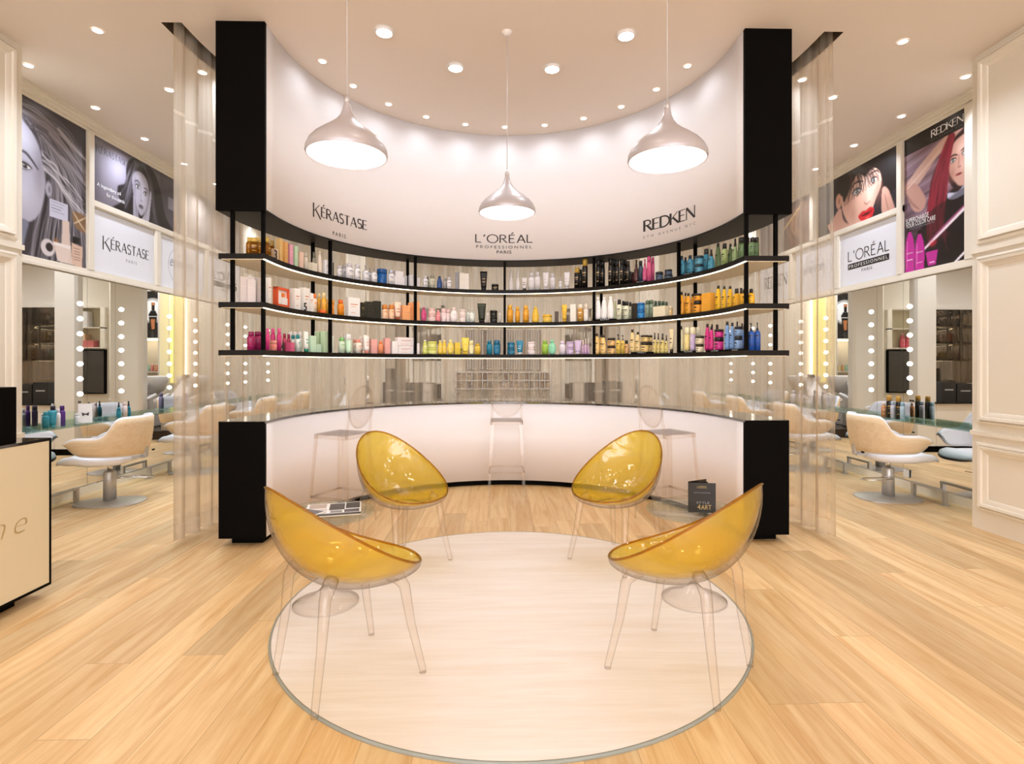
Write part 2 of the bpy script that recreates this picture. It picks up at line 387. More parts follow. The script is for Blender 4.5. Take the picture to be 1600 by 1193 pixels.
m.box(-2.57, 4.04, ZC+.002, -2.40, 4.058, ZC+.2); m.box(2.57, 4.04, ZC+.002, 2.40, 4.058, ZC+.2)
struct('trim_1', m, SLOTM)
for s, nm in ((-1, 'left'), (1, 'right')):
    m = MB(); m.box(s*XW, YJ, 0, s*(XW+.1), YB, ZC)
    struct('wall_'+nm, m, CREAM)
    m = MB(); m.box(s*XF, YF, 0, s*(XF+.62), YJ, ZC)
    struct('wall_front_'+nm, m, CREAM)
    # panel mouldings on the front wall
    m = MB()
    def frame(m, x, y0, y1, z0, z1):
        prof = [(0, 0), (.004, .018), (.022, .022), (.024, .012), (.032, .012), (.036, .034), (.056, .030), (.060, .016), (.080, .012), (.094, .006), (.098, 0)]
        vs = []
        for (ins, dep) in prof: vs += [(x-s*dep, y0+ins, z0+ins), (x-s*dep, y1-ins, z0+ins), (x-s*dep, y1-ins, z1-ins), (x-s*dep, y0+ins, z1-ins)]
        fs = [(4*j+i, 4*j+(i+1) % 4, 4*j+4+(i+1) % 4, 4*j+4+i) for j in range(len(prof)-1) for i in range(4)]
        if s > 0: fs = [tuple(reversed(f)) for f in fs]
        m.add(vs, fs)
    for (z0, z1) in ((2.32, 3.83), (.86, 2.22), (.16, .71)):
        frame(m, s*XF, 3.05, YJ-.05, z0, z1); frame(m, s*XF, 1.5, 2.95, z0, z1)
    m.box(s*XF, 1.4, 2.25, s*(XF-.022), YJ, 2.29); m.box(s*XF, 1.4, .765, s*(XF-.022), YJ, .80)
    struct('trim_%d' % (2 if s < 0 else 3), m, CREAM)
    # cornice and sign-band frame on the side wall
    m = MB(); x = s*XW
    for z0, z1, dp in ((3.845, ZC-.001, .085), (3.815, 3.845, .06), (3.785, 3.815, .04), (3.755, 3.785, .02)): m.box(x, YJ, z0, x-s*dp, YB-.02, z1)
    for z0, z1, dp in ((2.247, 2.275, .055), (2.275, 2.315, .04), (2.315, 2.325, .028)): m.box(x, YJ, z0, x-s*dp, YB-.02, z1)
    for z0, z1, dp in ((2.985, 3.0, .028), (3.0, 3.05, .04), (3.05, 3.065, .028)): m.box(x, 5.76, z0, x-s*dp, YB-.02, z1)
    for (y0, y1, z0, z1) in ((5.68, 5.77, 2.32, 3.76), (4.75, 4.90, 2.32, 3.76), (7.33, 7.44, 3.06, 3.76), (9.0, 9.1, 3.06, 3.76), (6.78, 6.88, 2.32, 2.99), (7.90, 8.0, 2.32, 2.99), (9.0, 9.1, 2.32, 2.99)):
        y0 += .04+.04*s; y1 += .04+.04*s
        m.box(x, y0, z0, x-s*.036, y1, z1); m.box(x, y0+.012, z0, x-s*.044, y1-.012, z1)
    struct('trim_%d' % (4 if s < 0 else 5), m, CREAM)
    struct('baseboard_'+nm, MB().box(x, YJ, 0, x-s*.018, YB-.02, .085), CREAM)
struct('wall_back', MB().box(-XW-.1, YB, 0, XW+.1, YB+.1, ZC), CREAM)

# ------------------------------------------------------------ curved header over the shelves
ZH = 2.477
hd = bpy.data.objects.new('wall_header', None); COL.objects.link(hd); tag(hd, kind='structure'); hd.location = (0, 4.2, ZH)
def ring_mb(r0, r1, z0, z1, n=72, y0=4.04): return MB().band(rp(r0, n, y0), rp(r1, n, y0), z0, z1)
def shift(mb, dx, dy, dz): mb.v = [(v[0]+dx, v[1]+dy, v[2]+dz) for v in mb.v]; return mb
def under(mb, root): return shift(mb, -root.location.x, -root.location.y, -root.location.z)
m = ring_mb(1.79, 1.80, ZH+.012, ZC-.001); m.sm = [True]*len(m.sm); under(m, hd); o = m.build('curved_panel', HEADW, hd)
under(ring_mb(2.12, 2.14, ZH+.012, ZC-.001), hd).build('outer_panel', BLACK, hd)
for s in (-1, 1): under(MB().box(s*1.788, 4.03, ZH, s*2.145, 4.06, ZC-.001), hd).build('end_panel', BLACK, hd)
under(ring_mb(1.785, 2.145, ZH, ZH+.012), hd).build('soffit', SHELFB, hd)

# ------------------------------------------------------------ display shelving
SH = {'top': 2.162, 'middle': 1.803, 'bottom': 1.449}
ds = thing('display_shelving', 'curved black three-tier open shelving with lit edges hanging under the white header', 'shelving', (0, 4.2, 1.404))
for k, z in SH.items():
    b = under(ring_mb(1.79, 2.13, z-.040, z), ds).build('shelf', SHELFB, ds)
    m = under(ring_mb(1.815, 2.11, z-.044, z-.0402), ds); m.build('underside_panel', UNDER, b)
    m = under(ring_mb(1.792, 1.804, z-.0455, z-.0402), ds); m.build('light_strip', LEDM, b, label='glowing warm white strip')
pst = []
for th in (0, 31.5, -31.5, 63, -63, 90, -90):
    for r in (1.815, 2.03):
        a = math.radians(90+th)
        if abs(th) == 90: x, y = -math.copysign(r+ (.01 if r > 2 else 0), th), 4.07
        else: x, y = r*math.cos(a), YC+r*math.sin(a)
        M = Matrix.Translation((x, y-4.2, 0)) @ Matrix.Rotation(a, 4, 'Z')
        MB().box(-.0125, -.0125, .046, .0125, .0125, ZH-1.404, M).build('post', BLACK, ds)

# ------------------------------------------------------------ curved counter
ZT = .923
ct = thing('curved_counter', 'long curved white counter with black glass top and black ends under the shelving', 'counter', (0, 4.2, 0))
m = ring_mb(1.79, 1.81, .06, ZT-.018); m.sm = [True]*len(m.sm); under(m, ct).build('front_panel', WHITEP, ct)
under(ring_mb(2.10, 2.12, .06, ZT-.018), ct).build('back_panel', BLACK, ct)
under(ring_mb(1.84, 2.07, 0, .058, y0=4.12), ct).build('plinth', BLACK, ct)
for s in (-1, 1): under(MB().box(s*1.788, 4.032, .06, s*2.125, 4.06, ZT-.004), ct).build('end_panel', BLACK, ct)
under(ring_mb(1.786, 2.127, ZT-.017, ZT, y0=4.034), ct).build('counter_top', BLKG, ct, bevel=.002)

# ------------------------------------------------------------ sheer curtains
def curtain(name, s0, s1, label, r=2.48, z0=.02, z1=ZC+.17):
    L = 2*.12+PI*r; n = int((s1-s0)*L/.011); vs = []; arc = []
    ph = random.random()*6
    for i in range(n+1):
        s = s0+(s1-s0)*i/n; x, y, a = path(s, r, 4.08); t = s*L
        for z, k in ((z0, 1.15), (.6, 1.05), (2.0, 1.0), (3.3, .8), (z1, .5)):
            off = .036*k*math.sin(2*PI*t/.19+1.6*math.sin(t*2.1)+ph)+.006*math.sin(t*19+z)
            if i < 12: off *= i/12
            nx, ny = (x/r, (y-YC)/r) if y > YC else (math.copysign(1, x), 0)
            vs.append((x+nx*off, y+ny*off, z)); arc.append((t, z, 0))
    fs = [(5*i+j, 5*i+5+j, 5*i+6+j, 5*i+1+j) for i in range(n) for j in range(4)]
    mb = MB().add(vs, fs, True); o = mb.build(name, VOILE)
    at = o.data.attributes.new('arc', 'FLOAT_VECTOR', 'POINT'); at.data.foreach_set('vector', [c for a in arc for c in a])
    tag(o, label, 'curtain')
curtain('sheer_curtain', 0.0, 0.118, 'beige sheer floor-length curtain left of the black shelving end')
curtain('sheer_curtain', 0.120, 0.880, 'long sheer beige curtain curving behind the shelves and counter')
curtain('sheer_curtain', 0.882, 1.0, 'beige sheer floor-length curtain right of the black shelving end')

# ------------------------------------------------------------ lettering on the header
def on_header(u, v, r=1.787):
    """u = distance along the curve from the centre, v = height"""
    th = PI/2-u/r; return (r*math.cos(th), YC+r*math.sin(th), v)
def u_of_px(px, r=1.787):
    x, y, a = path_px(px, r); return r*(PI/2-math.atan2(y-YC, x)), project(x, y)[1]
def zpx(py, d): return CZ+(HY-py)*d/F
u0, d0 = u_of_px(489); u1, d1 = u_of_px(573.5)
g = fit2d(strokes2d('KÉRASTASE', .15, .13, big=1.36), u0, u1, zpx(349, (d0+d1)/2)-.03, zpx(349, (d0+d1)/2)-.03+.16)
um, dm = u_of_px(531)
def wall_sign(gs, name, label, u, z):
    root = thing(name, label, 'sign', on_header(u, z))
    for g_, mat, nm in gs:
        o = place2d(g_, lambda a, b: tuple(Vector(on_header(a, b))-root.location), nm, mat, root)
zk = zpx(364, d1)
g = fit2d(strokes2d('KÉRASTASE', .15, .13, big=1.36), u0, u1, zk, zk+.148)
up0, dp = u_of_px(520); up1, _ = u_of_px(540)
wall_sign([(g, INK, 'lettering'), (fit2d(font2d('PARIS', 1.5), up0, up1, zpx(365, dp)-.012, zpx(365, dp)+.024), INK, 'small_lettering')],
          'wall_lettering', 'black slender lettering at the left of the curved white header', um, zk+.05)
u0, dd = u_of_px(742.5); u1, _ = u_of_px(832); v0, _ = u_of_px(744); v1, _ = u_of_px(831); q0, _ = u_of_px(776); q1, _ = u_of_px(799)
wall_sign([(fit2d(strokes2d("L'ORÉAL", .125, .17, uniform=True, big=1.0), u0, u1, zpx(378.8, dd), zpx(361.5, dd)), INK, 'lettering'),
           (fit2d(font2d('PROFESSIONNEL', 1.45), v0, v1, zpx(387.2, dd), zpx(382.6, dd)), INK, 'small_lettering'),
           (fit2d(font2d('PARIS', 1.15, offset=.01), q0, q1, zpx(395, dd), zpx(390.2, dd)), INK, 'small_lettering')],
          'wall_lettering', 'thin black three-line lettering at the centre of the curved white header', 0, zpx(380, dd))
u0, dd = u_of_px(1005); u1, d2 = u_of_px(1086.5)
zr = zpx(363, dd)
wall_sign([(fit2d(strokes2d('REDKEN', .15, .07), u0, u1, zr, zr+.118), INK, 'lettering'),
           (fit2d(font2d('5TH AVENUE NYC', 1.9), u0, u1, zr-.062, zr-.036), INKG, 'small_lettering')],
          'wall_lettering', 'bold black lettering over tiny grey letters at the right of the curved header', (u0+u1)/2, zr)

# ------------------------------------------------------------ round white floor disc
rug = thing('floor_disc', 'large round white-washed floor disc under the four yellow chairs', 'floor disc', (.01, 3.07, 0))
MB().lathe([(1.245, 0.0), (1.245, .009)], 128, smooth=False).build('disc', RUGM, rug)
MB().lathe([(1.2452, 0.0005), (1.257, .0005), (1.257, .008), (1.253, .0098), (1.2452, .0098), (1.2452, .0005)], 128, cap=False).build('clear_edge', clear_mat('clear_edge', 'eaf0ee', 'a8b8b4', 'eef3f2', .4), rug)

# ============================================================ posters (printed pictures, painted procedurally)
class Cv:
    def __init__(s, w_, h, col, ar=1.0):
        s.w, s.h, s.ar = w_, h, ar; s.a = np.zeros((h, w_, 3)); s.a[:] = np.array(lin(col))
        s.U, s.V = np.meshgrid((np.arange(w_)+.5)/w_, (np.arange(h)+.5)/h)
    def _blend(s, m, col):
        c = np.array(lin(col)) if isinstance(col, str) else np.array(col); s.a = s.a*(1-m[..., None])+c*m[..., None]
    def _blur(s, m, k):
        for _ in range(k):
            p = np.pad(m, 1, mode='edge'); m = (p[:-2, 1:-1]+p[2:, 1:-1]+p[1:-1, :-2]+p[1:-1, 2:]+2*p[1:-1, 1:-1])/6
        return m
    def cr(s, P, closed=True, n=8):
        P = [np.array(p, float) for p in P]; out = []; N = len(P)
        for i in range(N if closed else N-1):
            p0, p1, p2, p3 = (P[(i-1) % N], P[i], P[(i+1) % N], P[(i+2) % N]) if closed else (P[max(i-1, 0)], P[i], P[i+1], P[min(i+2, N-1)])
            for k in range(n):
                t = k/n; out.append(.5*((2*p1)+(-p0+p2)*t+(2*p0-5*p1+4*p2-p3)*t*t+(-p0+3*p1-3*p2+p3)*t**3))
        if not closed: out.append(P[-1])
        return np.array(out)
    def poly(s, P, col, soft=2, alpha=1.0, smooth=True):
        Q = s.cr(P) if smooth else np.array(P, float); m = np.zeros((s.h, s.w), bool)
        for i in range(len(Q)):
            x0, y0 = Q[i]; x1, y1 = Q[(i+1) % len(Q)]
            if y0 == y1: continue
            c = ((y0 > s.V) != (y1 > s.V)) & (s.U < (x1-x0)*(s.V-y0)/(y1-y0)+x0); m ^= c
        s._blend(s._blur(m.astype(float), soft)*alpha, col)
    def ell(s, cx, cy_, rx, ry, col, alpha=1.0, soft=.5):
        d = np.sqrt(((s.U-cx)/rx)**2+((s.V-cy_)/ry)**2); m = np.clip((1-d)/soft+.0, 0, 1); s._blend(m*alpha, col)
    def rect(s, x0, y0, x1, y1, col, alpha=1.0, soft=0): s.poly([(x0, y0), (x1, y0), (x1, y1), (x0, y1)], col, soft, alpha, False)
    def stroke(s, P, wd, col, alpha=1.0, n=6):
        Q = s.cr(P, False, n); m = np.zeros((s.h, s.w)); N = len(Q)-1
        for i in range(N):
            (x0, y0), (x1, y1) = Q[i], Q[i+1]; dx, dy = (x1-x0)*s.ar, y1-y0; L2 = dx*dx+dy*dy+1e-9
            px_, py_ = (s.U-x0)*s.ar, s.V-y0; t = np.clip((px_*dx+py_*dy)/L2, 0, 1)
            d = np.sqrt((px_-t*dx)**2+(py_-t*dy)**2); ww = wd*(.35+.65*math.sin(PI*min(1, (i+.5)/N*.9+.08)))
            m = np.maximum(m, np.clip(1.3-d/ww, 0, 1))
        s._blend(np.clip(m, 0, 1)*alpha, col)
    def rs(s, G, n=6):
        G = np.array(G, float); t = np.linspace(0, len(G)-1, n); return np.stack([np.interp(t, range(len(G)), G[:, k]) for k in (0, 1)], 1)
    def hair(s, G0, G1, n, cols, wd=.006, alpha=.55, jit=.02):
        G0, G1 = s.rs(G0), s.rs(G1)
        for i in range(n):
            t = (i+RNG.rand())/n; P = G0*(1-t)+G1*t+RNG.randn(*G0.shape)*jit*np.linspace(.3, 1, len(G0))[:, None]
            s.stroke(P, wd*(.5+RNG.rand()), cols[RNG.randint(len(cols))], alpha*(.5+.5*RNG.rand()), 4)
    def eye(s, x, y, w_, h, iris='5a5048', lash='15100e', tilt=0.0):
        s.ell(x, y-.3*h, w_*1.5, h*2.4, lash, .55, .9)
        s.poly([(x-w_, y+tilt), (x-.3*w_, y-h), (x+.5*w_, y-h*.9), (x+w_, y-.2*h-tilt), (x+.3*w_, y+.7*h), (x-.5*w_, y+.7*h)], 'dcd8d6', 0)
        s.ell(x+.05*w_, y-.1*h, w_*.48, h*.95, iris, 1, .3); s.ell(x+.05*w_, y-.1*h, w_*.22, h*.5, '080606', 1, .4); s.ell(x-.1*w_, y-.4*h, w_*.12, h*.22, 'ffffff', 1, .5)
        s.stroke([(x-w_*1.1, y+tilt), (x-.3*w_, y-h*1.15), (x+.5*w_, y-h), (x+1.15*w_, y-.3*h-tilt)], h*.45, lash, 1)
        s.stroke([(x-w_*.9, y+.2*h), (x, y+h), (x+w_, y)], h*.22, lash, .7)
    def emit(s, name, mat, fn, parent):
        h, w_ = s.h, s.w; vs = [fn((i)/(w_-1), j/(h-1)) for j in range(h) for i in range(w_)]
        fs = [(j*w_+i, (j+1)*w_+i, (j+1)*w_+i+1, j*w_+i+1) for j in range(h-1) for i in range(w_-1)]
        o = MB().add(vs, fs).build(name, mat, parent); at = o.data.color_attributes.new('print', 'FLOAT_COLOR', 'POINT')
        a = np.ones((h*w_, 4)); a[:, :3] = np.clip(s.a.reshape(-1, 3), 0, 1); at.data.foreach_set('color', a.ravel()); return o
pmat = bpy.data.materials.new('printed_poster'); pmat.use_nodes = True
_b = pmat.node_tree.nodes['Principled BSDF']; _a = pmat.node_tree.nodes.new('ShaderNodeVertexColor'); _a.layer_name = 'print'
pmat.node_tree.links.new(_a.outputs[0], _b.inputs['Base Color']); _b.inputs['Roughness'].default_value = .35

def side_fn(s, y0, y1, z0, z1, dep=.014):
    """(u, v) picture coordinates -> place on the left (s=-1) or right (s=1) wall, u runs left to right as one looks at it"""
    if s < 0: return lambda u, v: (-XW+dep, y0+(y1-y0)*u, z1-(z1-z0)*v)
    return lambda u, v: (XW-dep, y1-(y1-y0)*u, z1-(z1-z0)*v)
def poster(s, y0, y1, z0, z1, cv, name, label, texts=()):
    root = thing(name, label, 'poster', (s*XW, (y0+y1)/2, z0)); L0 = root.location
    x = s*XW
    shift(MB().box(x-s*.001, y0, z0, x-s*.012, y1, z1), -L0.x, -L0.y, -L0.z).build('board', WHITEP, root)
    f = side_fn(s, y0, y1, z0, z1); cv.emit('print', pmat, lambda u, v: tuple(Vector(f(u, v))-L0), root)
    f2 = side_fn(s, y0, y1, z0, z1, .0155)
    for g_, x0, x1, v0, v1, mat in texts:
        gg = fit2d(g_, x0, x1, 1-v1, 1-v0); place2d(gg, lambda u, v: tuple(Vector(f2(u, 1-v))-L0), 'lettering', mat, root)
    return root
GREYH = ['17141a', '2a262c', '4b464e', '7d7680', 'a8a2ac', '100d12']
# left tall poster: half a face, long swept hair, products
c = Cv(130, 230, '4a454c', .55)
c.poly([(-.1, -.1), (1.1, -.1), (1.1, 1.1), (-.1, 1.1)], '3b363c', 0)
c.hair([(.0, .02), (.4, .03), (.8, .1), (1.1, .25)], [(.0, .16), (.3, .18), (.6, .3), (1.1, .55)], 60, ['5a545c', '8a838c', '39343a', 'a59fa8', '6d6770'], .008, .6)
c.hair([(.05, .13), (.3, .2), (.35, .45), (.2, .8), (.1, 1.1)], [(.3, .2), (.8, .35), (1.0, .7), (1.1, 1.0)], 110, GREYH+['c8c2cc', '8a848c'], .009, .6, .025)
c.poly([(-.1, .17), (.1, .18), (.26, .27), (.33, .40), (.36, .52), (.3, .68), (.18, .77), (0, .80), (-.1, .8)], 'b9b6c6', 3)
c.ell(.05, .6, .25, .17, 'd4d3e4', .8, .9); c.ell(.28, .42, .12, .2, '7f7a88', .55, .9); c.ell(.1, .27, .2, .08, 'cfcdda', .5, .9)
c.poly([(-.1, .8), (.12, .78), (.1, .86), (.04, .96), (-.1, 1.0)], '7f8295', 3)
c.eye(.08, .445, .085, .018, '4a4550'); c.stroke([(-.05, .36), (.08, .355), (.17, .385), (.26, .43)], .012, '241f26', .9)
c.ell(.02, .64, .035, .012, '6a6370', .8); c.ell(.41, .53, .055, .06, 'b6b3c2', 1, .4); c.ell(.42, .53, .025, .035, '6a6472', .8, .6)
c.stroke([(.55, .1), (.75, .16), (1.0, .22)], .018, 'b5afb8', .9); c.stroke([(.42, .16), (.6, .2), (.9, .29), (1.05, .33)], .016, '9a949e', .85); c.stroke([(.6, .28), (.8, .33), (1.05, .42)], .02, 'a69fa9', .8)
c.hair([(.3, .30), (.42, .32), (.6, .4), (.9, .5)], [(.34, .42), (.5, .45), (.7, .55), (1.05, .68)], 26, ['d8d3dc', 'a6a0aa', '3a353b', 'efeaf2'], .007, .6)
c.rect(.42, .585, .70, .705, 'cfcfe2'); [c.rect(.45, .60+.02*i, .45+.2*(1-.15*(i % 3)), .606+.02*i, '8f8c9c', .8) for i in range(4)]
c.poly([(.78, .62), (1.0, .63), (1.0, .74), (.82, .72)], '8a6a4c', 2); c.stroke([(.78, .62), (.9, .69), (1, .74)], .006, 'd9c2a4'); c.stroke([(.8, .7), (1, .63)], .006, 'd9c2a4')
c.ell(.40, .915, .11, .06, 'd8cfd0', 1, .15); c.ell(.42, .91, .06, .033, '2a2020', 1, .2); c.ell(.52, .88, .06, .05, 'c9853a', .8, .8)
c.poly([(.62, .70), (.72, .70), (.73, .82), (.78, .99), (.58, .99), (.61, .82)], 'dcc6ba', 1, 1, False)
c.poly([(.48, .87), (.74, .88), (.70, .985), (.54, .985)], 'e2cfc4', 1, 1, False); c.rect(.48, .865, .75, .885, 'f1e6e0')
c.poly([(.76, .84), (.94, .85), (.93, 1.0), (.77, .99)], 'dab9a4', 1, 1, False); c.rect(.78, .79, .90, .84, '17151a'); [c.rect(.79, .87+.02*i, .9, .874+.02*i, '7d6258') for i in range(5)]
poster(-1, 4.90, 5.68, 2.325, 3.755, c, 'poster', 'tall grey poster of half a pale face with swept hair and cream products')
# left wide poster: dark-haired woman, hands on cheeks
c = Cv(210, 100, '6d6670', 2.26)
c.ell(.22, .45, .3, .7, '9a939f', .8, 1); c.ell(.9, .3, .35, .7, '3d383e', .8, 1); c.rect(0, 0, 1, .06, '4f4952', .6, 3); c.ell(0, .5, .1, .8, '4b454d', .7, 1); c.rect(.72, .0, 1, 1, '38333a', .5, 4)
c.poly([(.2, 1.1), (.27, .86), (.38, .75), (.62, .8), (.78, .8), (.9, 1.1)], '1b181c', 2)
c.poly([(.36, .1), (.46, -.02), (.58, .0), (.68, .15), (.74, .4), (.78, .7), (.84, 1.05), (.3, 1.05), (.36, .85), (.26, .8), (.24, .62), (.32, .5), (.33, .25)], '1d191d', 2)
c.hair([(.42, .05), (.36, .3), (.32, .55), (.25, .75)], [(.46, .1), (.40, .4), (.38, .7), (.33, .95)], 26, ['4a444b', '767079', '2a262b', '0f0d10'], .018, .55, .012)
c.hair([(.52, .04), (.62, .2), (.66, .6), (.74, 1.0)], [(.56, .15), (.58, .4), (.60, .7), (.62, 1.0)], 34, ['48424a', '6b656e', '242025', '0e0c0f'], .018, .55, .012)
c.poly([(.40, .32), (.47, .2), (.55, .26), (.585, .45), (.575, .68), (.535, .86), (.49, .93), (.45, .84), (.41, .64)], 'aaa4b0', 2)
c.ell(.52, .55, .05, .3, 'cdc8d4', .7, 1); c.ell(.42, .5, .03, .3, '6c6671', .7, 1); c.ell(.47, .3, .05, .1, 'd0cbd6', .6, 1)
c.eye(.455, .47, .025, .03, '2a262b'); c.eye(.545, .53, .022, .028, '2a262b'); c.stroke([(.42, .40), (.455, .37), (.485, .42)], .014, '241f25'); c.stroke([(.525, .44), (.555, .44), (.575, .49)], .014, '241f25')
c.stroke([(.495, .45), (.493, .6), (.49, .67)], .012, '857f8b', .7); c.ell(.50, .68, .018, .022, '5f5964', .7, .8); c.ell(.492, .785, .034, .045, '3c353c', 1, .5); c.ell(.492, .80, .022, .02, '77707a', .8, .6)
c.poly([(.405, .68), (.42, .66), (.445, .8), (.465, 1.02), (.41, 1.02)], '9c96a2', 1); c.poly([(.60, .45), (.615, .5), (.60, .75), (.575, 1.02), (.50, 1.02), (.53, .9), (.575, .7)], 'b2acb8', 1)
c.stroke([(.585, .55), (.56, .8), (.53, 1.0)], .01, '6f6975', .8); c.stroke([(.425, .7), (.44, .9), (.45, 1)], .01, '6f6975', .8)
c.rect(.83, .38, .95, .6, '8d8793', .8, 1); c.rect(.925, .5, .935, .66, 'c89a52'); c.ell(.93, .72, .014, .07, 'c8914a', 1, .3); c.ell(.93, .84, .018, .08, 'b87c34', 1, .3); c.rect(.915, .88, .945, 1, 'a86c28', 1, 1); c.ell(.965, .84, .012, .04, 'e8e2ea', .9)
poster(-1, 5.77, 7.33, 3.065, 3.755, c, 'poster', 'wide grey poster of dark-haired woman with hands on her cheeks',
       [(strokes2d('KÉRASTASE', .12, .15, big=1.3), .03, .33, .10, .25, pm('poster_ink', '3c373e', .5)), (font2d('A legendary oil'), .04, .27, .70, .77, INKW), (font2d('for thousands'), .13, .31, .80, .86, INKW)])
# left far poster
c = Cv(100, 60, 'a89c94', 2.2); c.ell(.5, .5, .5, .8, 'c9beb8', .8, 1); c.ell(.55, .5, .2, .45, 'd9cdc8', 1, .5); c.hair([(.4, .0), (.3, .5), (.3, 1)], [(.6, 0), (.8, .5), (.8, 1)], 30, ['6a5a50', '8d7c70', '4f4038'], .02, .5); c.ell(.55, .55, .13, .35, 'e2d4cc', 1, .4); c.ell(.55, .75, .03, .04, 'a05050')
poster(-1, 7.44, 9.0, 3.065, 3.755, c, 'poster', 'pale brown wide poster seen through the left sheer curtain')
# right wide poster: short-haired woman, red lips
c = Cv(200, 95, '231f26', 2.26)
for _ in range(900): c.a[RNG.randint(95), RNG.randint(200)] = np.array(lin('6b6878'))*(.3+.7*RNG.rand())
c.a = .6*c.a+.4*np.array(lin('25212a'))
c.ell(.1, .5, .35, .8, '3e3b4a', .5, 1); c.poly([(.25, .2), (.4, -.1), (.9, -.1), (1.0, .3), (.93, .75), (.86, .9), (.78, .5), (.6, .2), (.45, .3), (.36, .6), (.3, .5)], '160f10', 2)
c.poly([(.02, 1.1), (.04, .9), (.2, .78), (.33, .6), (.4, .9), (.7, 1.1)], 'cf9f8c', 2); c.poly([(-.05, .82), (.12, .78), (.17, .9), (.22, 1.1), (-.05, 1.1)], '120e10', 1)
c.poly([(.36, .15), (.5, .02), (.68, .05), (.8, .25), (.82, .5), (.76, .72), (.70, .95), (.62, 1.05), (.48, 1.0), (.40, .82), (.35, .55)], 'd9ab97', 2)
c.ell(.45, .6, .1, .4, 'b67f6c', .6, 1); c.ell(.62, .3, .12, .2, 'edc7b4', .7, 1); c.ell(.69, .65, .05, .2, 'f0cdbb', .7, 1); c.ell(.79, .5, .06, .4, '9c6656', .6, 1); c.ell(.5, .82, .06, .2, 'a8705e', .4, 1)
c.ell(.31, .45, .045, .17, 'd7a591', 1, .3); c.ell(.315, .46, .022, .10, 'a26a58', .8, .6)
c.eye(.54, .44, .05, .045, '6c7468'); c.eye(.74, .38, .035, .04, '5c645a'); c.stroke([(.46, .35), (.53, .27), (.62, .31)], .022, '2a1c1a'); c.stroke([(.70, .25), (.77, .24), (.8, .3)], .02, '2a1c1a')
c.stroke([(.66, .35), (.685, .55), (.69, .66)], .02, 'e7bfac', .8); c.stroke([(.63, .68), (.66, .73), (.70, .70)], .016, '9c5f50', .8)
c.poly([(.56, .88), (.61, .82), (.65, .83), (.70, .80), (.745, .86), (.72, .97), (.65, 1.02), (.59, .97)], 'c8242c', 1); c.poly([(.59, .89), (.66, .875), (.72, .87), (.66, .92)], '4a1114', 1); c.ell(.67, .96, .035, .03, 'e85a58', .8)
c.poly([(.29, .42), (.32, .1), (.45, -.15), (.98, -.15), (.99, .6), (.87, .66), (.835, .45), (.80, .27), (.73, .17), (.64, .22), (.56, .13), (.48, .26), (.425, .42), (.375, .52), (.35, .38)], '150e0f', 1)
c.ell(.31, .45, .04, .15, 'd7a591', 1, .3); c.ell(.315, .46, .018, .08, 'a26a58', .8, .6)
c.hair([(.42, .05), (.44, .15), (.40, .4), (.36, .6)], [(.62, -.05), (.7, .1), (.78, .3), (.8, .42)], 34, ['160f10', '2b1a1a', '3c2523', '0c0809'], .022, .8, .012)
c.stroke([(.5, -.05), (.58, .12), (.66, .25)], .03, '1a1112', .9); c.stroke([(.56, -.05), (.66, .1), (.74, .2)], .03, '22161a', .9)
c.poly([(.83, .62), (.88, .6), (.93, .8), (.96, 1.05), (.84, 1.05)], 'cb9a88', 2); c.stroke([(.86, .7), (.9, 1.0)], .012, '9f6e60')
poster(1, 5.85, 7.36, 3.065, 3.755, c, 'poster', 'wide poster of short-haired woman with bright red lips on black')
c = Cv(100, 60, '5a4034', 2.2); c.hair([(.2, 0), (.4, .5), (.3, 1)], [(.9, 0), (.7, .5), (1, 1)], 60, ['7d5c48', '3c2820', 'a07a5c', '2a1c16'], .02, .6); c.stroke([(.15, .9), (.85, .1)], .02, 'd8b070')
poster(1, 7.47, 9.0, 3.065, 3.755, c, 'poster', 'brown wide poster seen through the right sheer curtain')
# right tall poster: red-haired woman, magenta bottles
c = Cv(125, 240, '8f7480', .55)
for i in range(22): c.stroke([(-.1, .15+.04*i), (.5, .12+.04*i-.03), (1.1, .08+.04*i-.06)], .012, ['b58fa6', '6f4f62', 'a98aa6', '8a6480', '5a3e50'][i % 5], .8)
c.ell(.06, .6, .4, .3, '4f3d4a', .7, 1)
c.poly([(.30, 1.1), (.28, .75), (.4, .62), (.7, .52), (1.1, .5), (1.1, 1.1)], '1b1114', 2); c.poly([(-.1, .64), (.4, .66), (.4, .76), (.2, 1.1), (-.1, 1.1)], '2a1a22', 4, .8)
c.poly([(.02, .36), (.2, .27), (.5, .17), (.75, .11), (1.05, .07), (1.05, .17), (.8, .19), (.55, .24), (.25, .37)], 'd9b3a6', 2); c.poly([(.02, .35), (.2, .36), (.33, .45), (.38, .52), (.32, .57), (.18, .56), (.07, .45)], 'c99c90', 2)
c.stroke([(.06, .37), (.3, .30), (.6, .2)], .012, 'efd2c6', .7); c.stroke([(.05, .42), (.15, .5), (.26, .555)], .012, '8c6258', .6); c.ell(.95, .11, .16, .045, 'e4b0b4', .9, .4)
c.poly([(.75, .2), (.9, .14), (1.1, .12), (1.1, .55), (.8, .5), (.7, .35)], '2a1216', 2)
c.poly([(.73, .28), (.80, .20), (.95, .17), (1.05, .18), (1.05, .47), (.92, .505), (.82, .46), (.74, .38)], 'd8a898', 2); c.ell(.78, .4, .07, .08, 'a9705f', .6, 1); c.ell(.92, .25, .1, .06, 'efcabb', .8, 1); c.ell(.93, .37, .05, .05, 'f0cbbc', .6, 1)
c.eye(.79, .315, .045, .012, '4d5a58', tilt=.002); c.eye(.97, .295, .05, .013, '4d5a58'); c.stroke([(.73, .29), (.80, .278), (.86, .29)], .008, '43201c'); c.stroke([(.91, .272), (.98, .258), (1.05, .265)], .008, '43201c')
